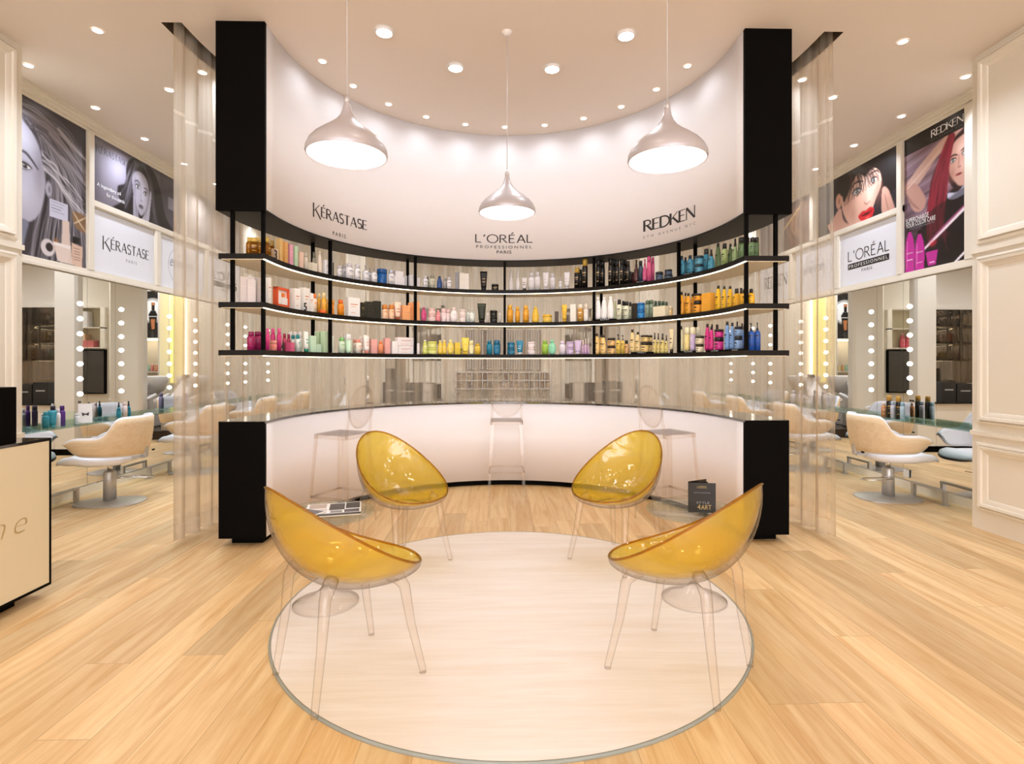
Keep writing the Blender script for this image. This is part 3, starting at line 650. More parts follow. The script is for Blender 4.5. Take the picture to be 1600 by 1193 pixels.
c.stroke([(.88, .29), (.875, .34), (.87, .365)], .007, 'b67f70', .8); c.ell(.885, .372, .035, .008, 'a3685a', .8); c.ell(.875, .42, .06, .011, 'a83c48', 1, .4); c.ell(.88, .417, .05, .004, '4c1a20', .9, .5)
c.hair([(.75, .12), (.62, .25), (.45, .42), (.38, .7)], [(.82, .15), (.72, .32), (.70, .5), (.55, .82)], 90, ['8a1c30', '5a0f1e', 'b03048', '3a0a14', 'a02440', '701828'], .011, .7, .02)
c.hair([(.38, .6), (.45, .7), (.4, .78)], [(.62, .6), (.6, .72), (.7, .8)], 30, ['b82848', '7a1830', 'd04060'], .009, .5, .04)
c.poly([(.72, .52), (.85, .535), (.98, .50), (1.0, .55), (.85, .575), (.73, .56)], 'd4d4ee', 1); c.poly([(.3, .68), (.7, .56), (1.1, .56), (1.1, 1.1), (.5, 1.1)], '140b0e', 5, .75)
c.stroke([(.36, .85), (.7, .735), (1.05, .615)], .018, 'e078b4', .6); c.poly([(.355, .862), (.36, .845), (1.1, .60), (1.1, .625)], 'fbeef6', 1, 1, False); c.poly([(.80, 1.0), (.84, 1.0), (1.1, .90), (1.1, .88)], 'fbeef6', 1, 1, False)
for x, wd, v0, v1 in ((.10, .085, .70, 1.0), (.27, .085, .735, 1.0)):
    c.poly([(x-.02, v0), (x+.02, v0), (x+wd*.75, v0+.06), (x+wd, v0+.14), (x+wd*.85, v1), (x-wd*.85, v1), (x-wd, v0+.14), (x-wd*.75, v0+.06)], 'c8289c', 1, 1, False)
    c.rect(x-.035, v0-.028, x+.035, v0+.002, '1a0c14'); c.stroke([(x-wd*.5, v0+.07), (x-wd*.6, v1-.03)], .006, 'f07cd0', .8); c.rect(x-wd*.6, v0+.205, x+wd*.6, v0+.212, 'f6c4e8')
c.poly([(.37, .875), (.57, .87), (.53, .985), (.41, .985)], 'c42c98', 1, 1, False); c.rect(.36, .862, .58, .882, '1a0c14'); c.rect(.43, .96, .51, .966, 'f6c4e8')
c.ell(.48, .83, .08, .03, 'e0304c', .6, .8); c.poly([(-.1, -.1), (1.1, -.1), (1.1, .125), (-.1, .125)], '0c0809', 0, 1, False)
poster(1, 4.97, 5.76, 2.325, 3.755, c, 'poster', 'tall magenta poster of red-haired woman with raised arm and pink bottles',
       [(strokes2d('REDKEN', .13, .06), .46, .95, .03, .085, INKW), (font2d('5TH AVENUE NYC', 1.6), .47, .93, .098, .108, INKG),
        (font2d('SUPERCHARGE', offset=.005), .03, .42, .60, .635, INKW), (font2d('YOUR COLOR CARE', offset=.005), .03, .53, .638, .67, INKW), (font2d('COLOR EXTEND MAGNETICS'), .09, .52, .676, .69, INKG),
        (font2d('REDKEN'), .045, .155, .855, .865, INKW), (font2d('REDKEN'), .215, .325, .865, .875, INKW)])

# white sign panels under the posters
def sign_panel(s, y0, y1, label, marks):
    root = thing('sign_panel', label, 'sign', (s*XW, (y0+y1)/2, 2.33)); L0 = root.location; x = s*XW
    shift(MB().box(x-s*.001, y0+.012, 2.33, x-s*.016, y1-.012, 2.98), -L0.x, -L0.y, -L0.z).build('panel', SIGNW, root)
    f = side_fn(s, y0, y1, 2.33, 2.98, .0175)
    for g_, x0, x1, v0, v1, mat, nm in marks:
        gg = fit2d(g_, x0, x1, 1-v1, 1-v0); e = .001 if mat is INKW else 0
        f3 = side_fn(s, y0, y1, 2.33, 2.98, .0175+e)
        place2d(gg, lambda u, v: tuple(Vector(f3(u, 1-v))-L0), nm, mat, root)
sign_panel(-1, 5.77, 6.78, 'white wall sign with tall slender black lettering under the wide grey poster', [(strokes2d('KÉRASTASE', .12, .14, big=1.36), .14, .90, .36, .63, INK, 'lettering'), (font2d('PARIS', 1.5), .50, .68, .68, .73, INKG, 'small_lettering')])
circ = [(math.cos(2*PI*i/48)*r, math.sin(2*PI*i/48)*r) for i in range(48) for r in (1, .985)]
circ = (circ, [(2*i, 2*i+1, (2*i+3) % 96, (2*i+2) % 96) for i in range(48)])
EMO = [(circ, .18, .74, .15, .92, INKG, 'ring'), (font2d('emotion', shear=.35, offset=-.01), .22, .72, .36, .56, INKG, 'lettering'), (font2d('SIGNATURE', 1.4), .38, .62, .30, .33, INKG, 'small_lettering'), (font2d('DU SOIN'), .45, .6, .62, .65, INKG, 'small_lettering')]
sign_panel(-1, 6.88, 7.90, 'white wall sign with thin grey ring and slanted script on left wall', EMO)
LOR = [(strokes2d("L'ORÉAL", .105, .17, uniform=True), .17, .87, .30, .56, INK, 'lettering'), (([(0, 0), (1, 0), (1, 1), (0, 1)], [(0, 1, 2, 3)]), .17, .87, .60, .71, INK, 'bar'), (font2d('PROFESSIONNEL', 1.3), .19, .85, .625, .685, INKW, 'bar_lettering'), (font2d('PARIS', 1.2), .42, .6, .745, .80, INK, 'small_lettering')]
sign_panel(-1, 8.0, 9.0, 'white wall sign with black bar behind the left sheer curtain', LOR)
sign_panel(1, 5.85, 6.88, 'white wall sign with black bar and thin capitals under the red-lips poster', LOR)
sign_panel(1, 6.96, 7.90, 'white wall sign with thin grey ring and slanted script on right wall', EMO)
sign_panel(1, 8.0, 9.0, 'white wall sign with widely spaced capitals behind the right sheer curtain', [(strokes2d('REDKEN', .12, .10), .15, .85, .35, .65, INK, 'lettering')])

# ============================================================ mirror stations along both side walls
def SY(s, y): return y+(.08 if s > 0 else 0)
ORD = ['first', 'second', 'third', 'fourth', 'fifth', 'sixth', 'seventh', 'eighth', 'ninth', 'tenth', 'eleventh', 'twelfth']
SIDE = {-1: 'left', 1: 'right'}
PITCH = 1.49
ball = MB(); ball.lathe([(.001, -.024)]+[(.026*math.cos(a), .024*math.sin(a)) for a in [(-75+15*i)*PI/180 for i in range(11)]]+[(.001, .024)], 14, cap=False)
ballme = None
def bulb(parent, loc):
    global ballme
    if ballme is None:
        o = ball.build('bulb', BULBM, parent); ballme = o.data
    else:
        o = bpy.data.objects.new('bulb', ballme); COL.objects.link(o); o.parent = parent
    o.location = loc; return o
for s in (-1, 1):
    x = s*XW; inn = -s
    for k in range(4):
        yc = SY(s, 5.16+PITCH*k)
        y0, y1 = yc-.54, yc+.54
        if k == 3: y1 = yc+.54
        where = ['nearest the entrance', 'second from the entrance', 'third from the entrance', 'farthest from the entrance'][k]
        mr = thing('wall_mirror', 'frameless wall mirror with round bulbs on %s wall, %s' % (SIDE[s], where), 'mirror', (x, yc, .10))
        MB().box(inn*.001, y0-yc+.002, 0, inn*.012, y1-yc-.002, 2.14).build('mirror_glass', MIRROR, mr)
        for e in (-.445, .445):
            for j in range(7): bulb(mr, (inn*.012, e, 1.04+.153*j-.10))
        if k < 3:
            nm = thing('wall_mirror', 'narrow plain wall mirror on %s wall beyond the mirror %s' % (SIDE[s], where), 'mirror', (x, yc+.745, .10))
            MB().box(inn*.001, -.203, 0, inn*.012, .203, 2.14).build('mirror_glass', MIRROR, nm)
        # steel footrest
        fr = thing('footrest', 'low brushed steel footrest below the %s wall mirror %s' % (SIDE[s], where), 'footrest', (s*4.17, yc+.0, 0))
        MB().box(-.02, -.215, .125, .02, .215, .145).build('bar', STEEL, fr, bevel=.002)
        for e in (-.195, .195):
            MB().box(-.017, e-.017, .006, .017, e+.017, .125).box(-.035, e-.03, 0, .035, e+.03, .006).build('leg', STEEL, fr)
    gs = thing('glass_shelf', 'long clear glass shelf along the %s mirror wall' % SIDE[s], 'shelf', (x, 7.4, .75))
    MB().box(inn*.013, -2.85, 0, inn*.27, 3.2, .013).build('glass_pane', GLASS, gs)
    for k in range(8): MB().box(inn*.013, -2.6+.745*k-.012, -.02, inn*.07, -2.6+.745*k+.012, .0).build('bracket', STEEL, gs)
so = thing('socket', 'small white socket plate low on the right wall beside a footrest', 'socket', (XW-.019, 5.72, .17))
MB().box(0, -.04, -.04, -.008, .04, .04).build('plate', WHITEM, so)

# ------------------------------------------------------------ salon chairs
def salon_chair():
    r = thing('salon_chair', 'x', 'chair')
    # base plate: long rounded leaf shape, local +x is the front
    pts = []
    for i in range(64):
        t = 2*PI*i/64; cx, cy_ = math.cos(t), math.sin(t); e = 2/2.6
        pts.append((.295*math.copysign(abs(cx)**e, cx), .21*math.copysign(abs(cy_)**e, cy_)*(1-.15*cx)))
    m = MB()
    for (k0, z0, k1, z1) in ((1, 0, 1, .012),): m.prism(pts, z0, z1)
    vs = [(p[0]*k, p[1]*k, z) for k, z in ((1, .012), (.93, .019), (.3, .028), (.12, .04)) for p in pts]
    m.add(vs, [(64*j+i, 64*j+(i+1) % 64, 64*j+64+(i+1) % 64, 64*j+64+i) for j in range(3) for i in range(64)], True)
    m.build('base_plate', STEEL, r)
    MB().lathe([(.055, .025), (.052, .30), (.045, .31)], 24).build('column', STEEL, r)
    MB().lathe([(.022, .31), (.022, .40)], 12).box(-.13, -.09, .395, .13, .09, .41).build('lift_rod', CHROME, r)
    MB().tube([(0, -.05, .225), (-.03, -.14, .225), (-.16, -.2, .22), (-.30, -.19, .215), (-.32, -.14, .215), (-.28, -.11, .218), (-.12, -.10, .225), (0, -.02, .23)], .007, 8).build('foot_pump', CHROME, r)
    MB().tube([(0, .05, .235), (.03, .13, .235), (.03, .17, .235)], .006, 8).build('foot_pump', CHROME, r)
    # seat cushion
    n = 40; sp = []
    for i in range(n):
        t = 2*PI*i/n; e = 2/3.0; cx, cy_ = math.cos(t), math.sin(t)
        sp.append((.09+.31*math.copysign(abs(cx)**e, cx), .255*math.copysign(abs(cy_)**e, cy_)))
    vs = []; lay = ((.80, .405, 0), (.97, .425, 0), (1.0, .45, 1), (.97, .475, 1), (.85, .488, 1), (.5, .482, 1), (.05, .474, 1))
    for k, z, up in lay:
        for p in sp:
            q = ((p[0]-.09)*k+.09, p[1]*k); dz = .022*max(0, q[0]-.1)/.26*0+(-.035*max(0, (q[0]-.22)/.14)**2 if up else -.01*max(0, (q[0]-.2)/.16))
            vs.append((q[0], q[1], z-.02+dz+.015*(1 if q[0] > .1 else 0)*min(1, (q[0]-.1)/.1 if q[0] > .1 else 0)))
    fs = [(n*j+i, n*j+(i+1) % n, n*j+n+(i+1) % n, n*j+n+i) for j in range(len(lay)-1) for i in range(n)]+[tuple(range(n))[::-1], tuple(range(6*n, 7*n))]
    MB().add(vs, fs, True).build('seat', WHITEL, r)
    # wrap-round shell: wood outside, white upholstery inside
    def sect(t):
        """t -1..1 from left arm tip round the back to right arm tip"""
        a = abs(t); ang = PI-0.0; 
        if a < .5: th = a/.5*PI/2; x = -.06-.24*math.cos(th); y = .29*math.sin(th)
        else: k = (a-.5)/.5; x = -.06+.30*k; y = .29-.03*k*k
        y = y if t > 0 else -y
        rise = 1/(1+math.exp((a-.40)/.028)); top = .665+.185*rise-.05*max(0, (a-.8)/.2)**2*1.0
        bot = .465+.03*a+.10*max(0, (a-.72)/.28)**2.2
        return x, y, bot, top
    def shell(off0, off1, za, zb, mat, name, parent, nn=56, bul=.03):
        vs = []; fs = []; rows = 6
        for i in range(nn+1):
            t = -1+2*i/nn; x, y, b, tp = sect(t); x2, y2, _, _ = sect(min(1, t+.01)); x1, y1, _, _ = sect(max(-1, t-.01))
            dx, dy = x2-x1, y2-y1; l = math.hypot(dx, dy); nx, ny = dy/l, -dx/l
            if nx*x+ny*y < 0: nx, ny = -nx, -ny
            for off, rr in ((off0, range(rows+1)), (off1, range(rows, -1, -1))):
                for j in rr:
                    u = j/rows; z = (b+za)+(tp-zb-b-za)*u; flare = .045*u*(1-.4*abs(t))+bul*math.sin(PI*u)*.4
                    vs.append((x+nx*(off+flare), y+ny*(off+flare), z))
        c = 2*(rows+1)
        for i in range(nn):
            for j in range(c): k = (j+1) % c; fs.append((i*c+j, i*c+k, (i+1)*c+k, (i+1)*c+j))
        mb = MB().add(vs, fs, True); mb.f += [tuple(range(c)), tuple(reversed(range(nn*c, nn*c+c)))]; mb.sm += [False, False]
        return fixn(mb.build(name, mat, parent))
    shell(.0, .012, .014, .016, OAKV, 'wood_shell', r); shell(-.035, .003, .0, .0, WHITEL, 'upholstery', r)
    MB().box(-.31, -.05, .43, -.16, .05, .452).box(-.325, -.03, .44, -.300, .03, .54).build('back_bracket', STEEL, r)
    MB().box(-.318, -.185, .475, -.305, -.145, .49).build('badge', BLACK, r)
    return r
sc0 = salon_chair(); first = True
for s in (-1, 1):
    for k in range(4):
        o = sc0 if first else copy_tree(sc0); first = False
        o.location = (s*3.83, 5.33+PITCH*k, 0); o.rotation_euler = (0, 0, (PI+.17) if s < 0 else -.17)
        tag(o, 'white salon chair with oak shell facing the %s mirror wall, %s' % (SIDE[s], ['nearest the entrance', 'second from the entrance', 'third from the entrance', 'farthest back'][k]), 'chair', 'salon chairs along the %s mirror wall' % SIDE[s])

# ============================================================ product makers
PRN = {}
def lighter(h, f):
    return h
def product(kind, wd, h, body, cap, name=None, label=None, cat='bottle', group=None, glass=None):
    """one product standing on z=0, front towards local -y"""
    r = wd/2; nm = {'bottle': 'hair_care_bottle', 'cone': 'tapered_bottle', 'pump': 'pump_bottle', 'spray': 'spray_bottle', 'tube': 'lotion_tube', 'captube': 'lotion_tube', 'jar': 'cream_jar', 'box': 'product_box', 'can': 'spray_can', 'oval': 'oval_bottle', 'round': 'round_bottle'}[kind]
    o = thing(name or nm, label, cat, group=group); bm = glass or C(body); cm = C(cap); n = 14
    if kind == 'box':
        d = min(wd, .07)*.8; MB().box(-r, -d/2, 0, r, d/2, h*.985).build('carton', bm, o, bevel=.001); MB().box(-r*.995, -d/2*.99, h*.985, r*.995, d/2*.99, h).build('lid', cm, o)
        fr = -d/2-.0006
        m = MB().box(-r*.6, fr, h*.62, r*.6, fr+.0004, h*.66).box(-r*.6, fr, h*.5, r*.3, fr+.0004, h*.52).box(-r*.6, fr, h*.2, r*.2, fr+.0004, h*.22)
        m.build('print', C(PR.get(body, cap)), o); return o
    if kind == 'tube':      # standing on its cap, crimped at the top
        vs = []; fs = []
        for j in range(7):
            u = j/6; rx = r*(.72+.28*u); ry = r*.72*(1-u)**.8+.0015
            for i in range(n): a = 2*PI*i/n; vs.append((rx*math.cos(a), ry*math.sin(a), h*(.16+.84*u)))
        fs = [(n*j+i, n*j+(i+1) % n, n*j+n+(i+1) % n, n*j+n+i) for j in range(6) for i in range(n)]+[tuple(range(n))[::-1], tuple(range(6*n, 7*n))]
        MB().add(vs, fs, True).build('tube_body', bm, o); MB().lathe([(r*.62, 0), (r*.66, h*.16)], n).build('cap', cm, o)
        MB().box(-r*.45, -r*.62, h*.42, r*.45, -r*.60, h*.46).box(-r*.4, -r*.5, h*.58, r*.4, -r*.48, h*.62).build('print', C(PR.get(body, cap)), o); return o
    P = {'bottle': ([(r, 0), (r, h*.62), (r*.93, h*.70), (r*.72, h*.76)], [(r*.70, h*.76), (r*.70, h*.985), (r*.6, h)]),
         'captube': ([(r*.8, 0), (r, h*.1), (r, h*.68)], [(r*.95, h*.68), (r*.85, h*.97), (r*.7, h)]),
         'cone': ([(r*.86, 0), (r, h*.12), (r*.98, h*.45), (r*.72, h*.72), (r*.45, h*.87)], [(r*.46, h*.87), (r*.44, h)]),
         'pump': ([(r, 0), (r, h*.60), (r*.8, h*.68), (r*.35, h*.72)], [(r*.36, h*.72), (r*.36, h*.80), (r*.13, h*.81), (r*.13, h*.93)]),
         'spray': ([(r*.85, 0), (r, h*.1), (r*.95, h*.45), (r*.6, h*.62), (r*.4, h*.68)], [(r*.45, h*.68), (r*.45, h*.76), (r*.3, h*.84), (r*.34, h)]),
         'jar': ([(r*.9, 0), (r, h*.06), (r, h*.68)], [(r*1.02, h*.68), (r*1.02, h*.97), (r*.9, h)]),
         'can': ([(r, 0), (r, h*.72), (r*.9, h*.76)], [(r*.86, h*.76), (r*.86, h*.96), (r*.7, h)]),
         'oval': ([(r*.6, 0), (r*.85, h*.12), (r, h*.35), (r*.95, h*.55), (r*.65, h*.75), (r*.4, h*.80)], [(r*.42, h*.80), (r*.42, h)]),
         'round': ([(r*.9, 0), (r, h*.08), (r, h*.55), (r*.75, h*.7), (r*.5, h*.74)], [(r*.52, h*.74), (r*.5, h)])}[kind]
    sy = .62 if kind == 'oval' else (.8 if kind in ('bottle', 'cone') else 1.0)
    MB().lathe(P[0], n, sy=sy).build({'jar': 'jar_body', 'can': 'can_body', 'captube': 'tube_body'}.get(kind, 'bottle_body'), bm, o)
    cp = MB().lathe(P[1], n, sy=sy)
    if kind == 'pump': cp.box(-r*.2, -r*.8, h*.93, r*.2, r*.25, h)
    cp.build('lid' if kind == 'jar' else 'pump_head' if kind in ('pump', 'spray') else 'cap', cm, o)
    # print on the front
    m = MB(); ri = r*1.012
    for z0, z1, w_ in ((.50, .55, .55), (.42, .44, .4), (.2, .225, .45)) if kind != 'jar' else ((.42, .52, .55), (.2, .26, .4)):
        vs = [(ri*math.sin(a*w_*1.1), -ri*sy*math.cos(a*w_*1.1), h*z) for z in (z0, z1) for a in (-1, -.5, 0, .5, 1)]
        m.add(vs, [(i, i+1, i+6, i+5) for i in range(4)])
    m.build('print', C(PR.get(body, cap)), o); return o
PR = {'f4f0f0': '6c6a76', 'f7f3ee': 'd8682c', 'ece8e4': '9a949a', '17120f': 'b89a70', 'f0b21c': '8a5a10', 'e8c24a': 'a06820', 'c8206e': 'f0b8d0', '2f9ab4': 'dff0f4', '3f8fb0': 'dff0f4', '8fd0b8': 'f4fff8', 'f6e36a': 'b09020', 'f0a860': 'b05820', 'f5c9a8': 'a06048', 'e9a99c': 'b06860', '2458a8': 'd8e4f8', '6f97d0': 'eef4ff', 'd0309a': 'fbd8f0', 'efc878': 'a86c28'}

# ------------------------------------------------------------ products on the three shelves
PLACED = []
def P(shelf, kind, desc, cat, body, cap, items, ro=0.0, group=None, glass=None, base=0.0, frame=False, name=None):
    """items: (centre px, width px, top px); placed on the shelf where that line of sight crosses it"""
    n = len(items); res = []
    for i, it in enumerate(items):
        px, wp, yt = it[:3]; r = 1.86+ro+(it[3] if len(it) > 3 else 0); stack = len(it) > 4 and it[4] > 0
        for _ in range(14):
            x, y, a = path_px(px, r, 4.085); d = project(x, y)[1]; wd = 1.1*wp*d/F; z0 = SH[shelf]+base
            if stack: q = PLACED[-1]; x, y, z0 = q[0], q[1], q[4]+.0006; break
            rr = wd*.5*(.95 if kind in ('box', 'bottle', 'cone', 'oval', 'tube') else 1.0)
            if not any(q[3] == shelf and math.hypot(x-q[0], y-q[1]) < rr+q[2]+.001 for q in PLACED) or r > 2.10-wd/2: break
            r += .012
        h = max(.02, CZ+(HY-yt)*d/F-z0); PLACED.append((x, y, wd*.5*(.95 if kind in ('box', 'bottle', 'cone', 'oval', 'tube') else 1.0), shelf, z0+h+.0006))
        if n == 1: lb = '%s on the %s shelf' % (desc, shelf)
        else: lb = '%s, %s from left of %d on the %s shelf' % (desc, ('leftmost' if i == 0 else 'rightmost' if i == n-1 else ORD[i]), n, shelf) if 0 < i < n-1 else '%s, %s of %d on the %s shelf' % (desc, 'leftmost' if i == 0 else 'rightmost', n, shelf)
        o = product(kind, wd, h, body, cap, name, lb, cat, (group or (desc+'s')) if n > 1 else None, glass)
        if a == PI/2: a = PI/2*0.35
        elif a == -PI/2: a = -PI/2*0.35
        o.location = (x, y, z0+.0006); o.rotation_euler = (0, 0, a+random.uniform(-.12, .12)); res.append(o)
    return res
W, WO, SV, BK = 'f4f0f0', 'f7f3ee', 'ece8e4', '17120f'
T_, M_, B_ = 'top', 'middle', 'bottom'
# top shelf
P(T_, 'bottle', 'golden hair oil bottle with gold cap', 'bottle', 'b8862c', 'd8b458', [(375.6, 12, 372), (391, 11, 371), (397, 8, 373, .12), (403, 10, 371), (418, 9, 371)], .03, glass=AMBERG)
P(T_, 'bottle', 'small brown oil bottle beside the gold box', 'bottle', '5a3414', 'c8a050', [(425.5, 8, 376)], .08, glass=AMBERG)
P(T_, 'box', 'low beige box behind the black numeral', 'box', 'e2c8a4', 'ecd8b8', [(429.5, 8, 389)])
P(T_, 'box', 'tall pale gold box', 'box', 'e6c07c', 'f0d4a0', [(436.5, 8, 373)], .02); P(T_, 'box', 'tall tan box', 'box', 'd8a25c', 'e4b47a', [(444.8, 7.5, 378)]); P(T_, 'box', 'tall pink box', 'box', 'e2a0b0', 'ecb6c2', [(452.8, 7.5, 382)]); P(T_, 'box', 'tall pale green box', 'box', 'bcd8b4', 'cce4c4', [(460.8, 6.5, 384.5)])
P(T_, 'box', 'short peach box beside the tall green box', 'box', 'e6c4ac', 'ecd0bc', [(468.5, 8, 394)]); P(T_, 'bottle', 'cream bottle left of the cream box', 'bottle', 'ece2d0', 'd8ccb8', [(477.5, 7.5, 395, .03)]); P(T_, 'box', 'low cream box', 'box', 'ece2cc', 'e4d8bc', [(488, 11, 411)])
P(T_, 'bottle', 'slim grey green diffuser bottle behind the low cream box', 'bottle', 'b4ae98', '8f8a74', [(491, 6, 394)], .1)
P(T_, 'cone', 'tall ivory tapered bottle', 'bottle', 'ecdcc8', 'e4d2bc', [(499.5, 8, 393)]); P(T_, 'box', 'white carton near the first inner post', 'box', W, SV, [(510.5, 13, 407)]); P(T_, 'box', 'narrow black carton near the first inner post', 'box', '2a241f', '1c1714', [(519.5, 3, 410)])
P(T_, 'bottle', 'white shampoo bottle with grey cap', 'bottle', W, 'cfcacd', [(530.5, 8, 415), (537.5, 7, 414, .09), (546, 12, 411.5), (558.5, 10, 413.5)])
P(T_, 'pump', 'white pump bottle', 'bottle', W, 'b8b2b6', [(571.5, 9, 415.5), (577.5, 6, 419, .1), (584.5, 9, 419)])
P(T_, 'jar', 'large deep blue tub', 'tub', '1a5ea0', '174f8c', [(596.8, 14, 420.5)], .02); P(T_, 'bottle', 'grey capped white bottle beside the blue tub', 'bottle', W, 'c2c4ce', [(611, 9, 422)])
P(T_, 'box', 'pale grey carton', 'box', 'e0dcdc', 'ece8e8', [(622.7, 15, 433), (622, 12, 424, .0, .062), (632.5, 5, 431, .06), (643, 7, 430), (652.5, 5, 434)])
P(T_, 'bottle', 'white squeeze bottle', 'bottle', W, 'd4d0d0', [(664.5, 7, 431), (701.8, 7, 433)]); P(T_, 'bottle', 'olive grey bottle', 'bottle', 'cfccb4', '8a8674', [(675.5, 8, 430), (668.5, 4, 432, .09)]); P(T_, 'cone', 'navy blue bottle', 'bottle', '2f4f86', '253e6a', [(686.8, 8, 431.5)]); P(T_, 'bottle', 'beige bottle beside a white squeeze bottle', 'bottle', 'c8bcb4', 'aaa098', [(695, 6, 434)], .06)
P(T_, 'box', 'narrow grey carton', 'box', '8c8c92', '9c9ca2', [(713.8, 4, 425.5)]); P(T_, 'box', 'cream carton', 'box', 'e6ded2', 'dcd2c4', [(721, 7, 426.5), (728.6, 6.5, 427.5)])
P(T_, 'tube', 'black tube widening upward', 'tube', BK, '0c0a09', [(755.8, 10.5, 424)]); P(T_, 'jar', 'black jar beside the black tube', 'jar', BK, '0c0a09', [(773.5, 10, 444.2)])
P(T_, 'spray', 'slim silver spray bottle with dark band', 'bottle', 'e0dad6', 'd8d2d0', [(798.5, 7, 423), (809.3, 6.5, 423)]); P(T_, 'tube', 'small silver tube with dark cap', 'tube', 'e4dcd8', '4a3830', [(819.4, 8, 433.5)])
P(T_, 'bottle', 'silver white bottle', 'bottle', 'e8e4e4', 'd0cccc', [(830.3, 9, 426), (840.2, 8, 424.5)]); P(T_, 'tube', 'silver white tube', 'tube', 'e8e2e2', 'cfc8c8', [(852.8, 9, 425.5), (886, 9, 425)]); P(T_, 'bottle', 'grey white bottle with narrow shoulders', 'bottle', 'e2dedf', 'cac6c8', [(863.3, 8.5, 427)]); P(T_, 'pump', 'very slim white pump bottle', 'bottle', W, 'd0ccd0', [(875.7, 5, 434)])
P(T_, 'can', 'black can with gold cap', 'can', BK, 'c09a3c', [(901.8, 8, 418.5), (914, 8, 405)]); P(T_, 'can', 'slim black can behind the gold capped cans', 'can', BK, '0f0c0a', [(907, 5, 421)], .09)
P(T_, 'can', 'tall black spray can', 'can', BK, '0f0c0a', [(934.8, 7, 405.5), (941.5, 7, 407.5, .07), (954.2, 7, 404), (959.5, 6, 405, .09), (964.7, 5.5, 406.5), (971.8, 6.5, 405), (977, 5, 406, .08), (981.5, 5.5, 408)])
P(T_, 'can', 'short black can', 'can', '221c18', '0f0c0a', [(984.5, 5, 424)]); P(T_, 'can', 'short dark red can', 'can', '5a1c20', '2a1012', [(989, 4, 425)], .05)
RZ = .016
P(T_, 'spray', 'brown spray bottle with black top', 'bottle', '5c3230', '1a1412', [(994.3, 7, 406)], base=RZ); P(T_, 'bottle', 'dark slate bottle', 'bottle', '2c4454', '161414', [(1001, 7, 407.5)], base=RZ); P(T_, 'spray', 'pink spray bottle', 'bottle', 'd0608a', 'b04a74', [(1007.6, 6.5, 405)], base=RZ); P(T_, 'can', 'tall pink can', 'can', 'd85c88', 'c04a78', [(1014.4, 7, 400.5), (1020.3, 4.5, 402, .05)])
P(T_, 'jar', 'squat dark blue grey jar', 'jar', '4c5c70', '1c1a1c', [(1030.3, 11, 425), (1044.5, 12, 429.5), (1044, 10.5, 421.5, .0, .046)], .02)
P(T_, 'oval', 'teal oval bottle with dark cap', 'bottle', '3a86a0', '20303a', [(1064.5, 13, 400), (1071, 8, 402, .12), (1078.3, 12.5, 399), (1084.5, 6, 400, .12)], base=RZ); P(T_, 'jar', 'teal jar with dark lid', 'jar', '5a9ab0', '203038', [(1092.7, 12, 413.5), (1092.5, 12, 400, .0, .075)]); P(T_, 'can', 'teal can with tall dark cap', 'can', '3a86a0', '30302e', [(1103.7, 7.5, 389)], .03); P(T_, 'spray', 'round teal spray bottle', 'bottle', '4a9ab4', '38302e', [(1111.3, 10, 390)])
P(T_, 'cone', 'clear green bottle with black cap', 'bottle', '7f9a70', '1c1a16', [(1122, 9.5, 380), (1141.3, 8, 381, .05)], glass=GREENG); P(T_, 'bottle', 'light green bottle with black cap', 'bottle', 'a8bc78', '1c1a16', [(1132.2, 9.5, 380.5)]); P(T_, 'spray', 'light green spray bottle', 'bottle', 'a0b880', '1c1a16', [(1148.7, 8, 373)]); P(T_, 'can', 'clear green can with tall black cap', 'can', '6f8a64', '1e1c18', [(1158.6, 9.5, 371), (1168.5, 6, 371, .08), (1175.5, 7, 371, .02), (1182, 7, 371)], glass=GREENG)
# middle shelf
P(M_, 'box', 'tall pale silver carton', 'box', 'd8cecb', 'e4dad6', [(370, 10.5, 437), (380.6, 10, 433), (391, 10, 433), (401.2, 9, 434)], .05)
P(M_, 'box', 'tall white carton with orange line beside the orange framed set', 'box', WO, W, [(419, 7, 434)]);
P(M_, 'box', 'white and orange carton', 'box', WO, W, [(461, 12, 451), (475.3, 13, 450), (484.8, 7, 458)]); P(M_, 'bottle', 'white bottle with orange cap near the numeral', 'bottle', 'fbe9d2', 'f07c30', [(491.2, 8, 459)])
P(M_, 'bottle', 'yellow orange bottle with cream cap', 'bottle', 'f5b83c', 'f8e0a4', [(498.5, 6, 458, .05), (506.3, 8, 457.5), (513, 7, 467)]); P(M_, 'jar', 'flat orange tin', 'tin', 'e8641c', 'f07828', [(503.5, 11, 484)], -.035); P(M_, 'jar', 'orange jar left of the inner post', 'jar', 'f49024', 'f8a840', [(518.3, 7, 468)])
P(M_, 'bottle', 'bright orange bottle right of the inner post', 'bottle', 'f2961e', 'ec6c1c', [(532.3, 10, 468.5)]); P(M_, 'box', 'large white carton with orange line', 'box', WO, W, [(551, 19, 465)])
P(M_, 'box', 'narrow black carton with gold lid', 'box', '2a261c', 'a89858', [(565.8, 6, 472.5)]); P(M_, 'box', 'black carton', 'box', '26261e', '3a3a30', [(576, 11, 484), (576.5, 11, 471.5, .0, .083), (588.8, 9.5, 470.5, .01)])
P(M_, 'captube', 'peach tube with orange brown cap', 'tube', 'f8cba6', 'd88838', [(601.2, 9, 476), (611.5, 8.5, 476)]); P(M_, 'tube', 'tall peach tube with white top', 'tube', 'fbd5bd', 'a85a30', [(621.3, 10, 471.5), (615.5, 5, 473, .08)]); P(M_, 'box', 'orange carton', 'box', 'f3ac74', 'ee9c5c', [(633.4, 12, 488.5), (631.5, 11, 477, .0, .085), (641.8, 6.5, 473, .02), (650.3, 8, 471.5)])
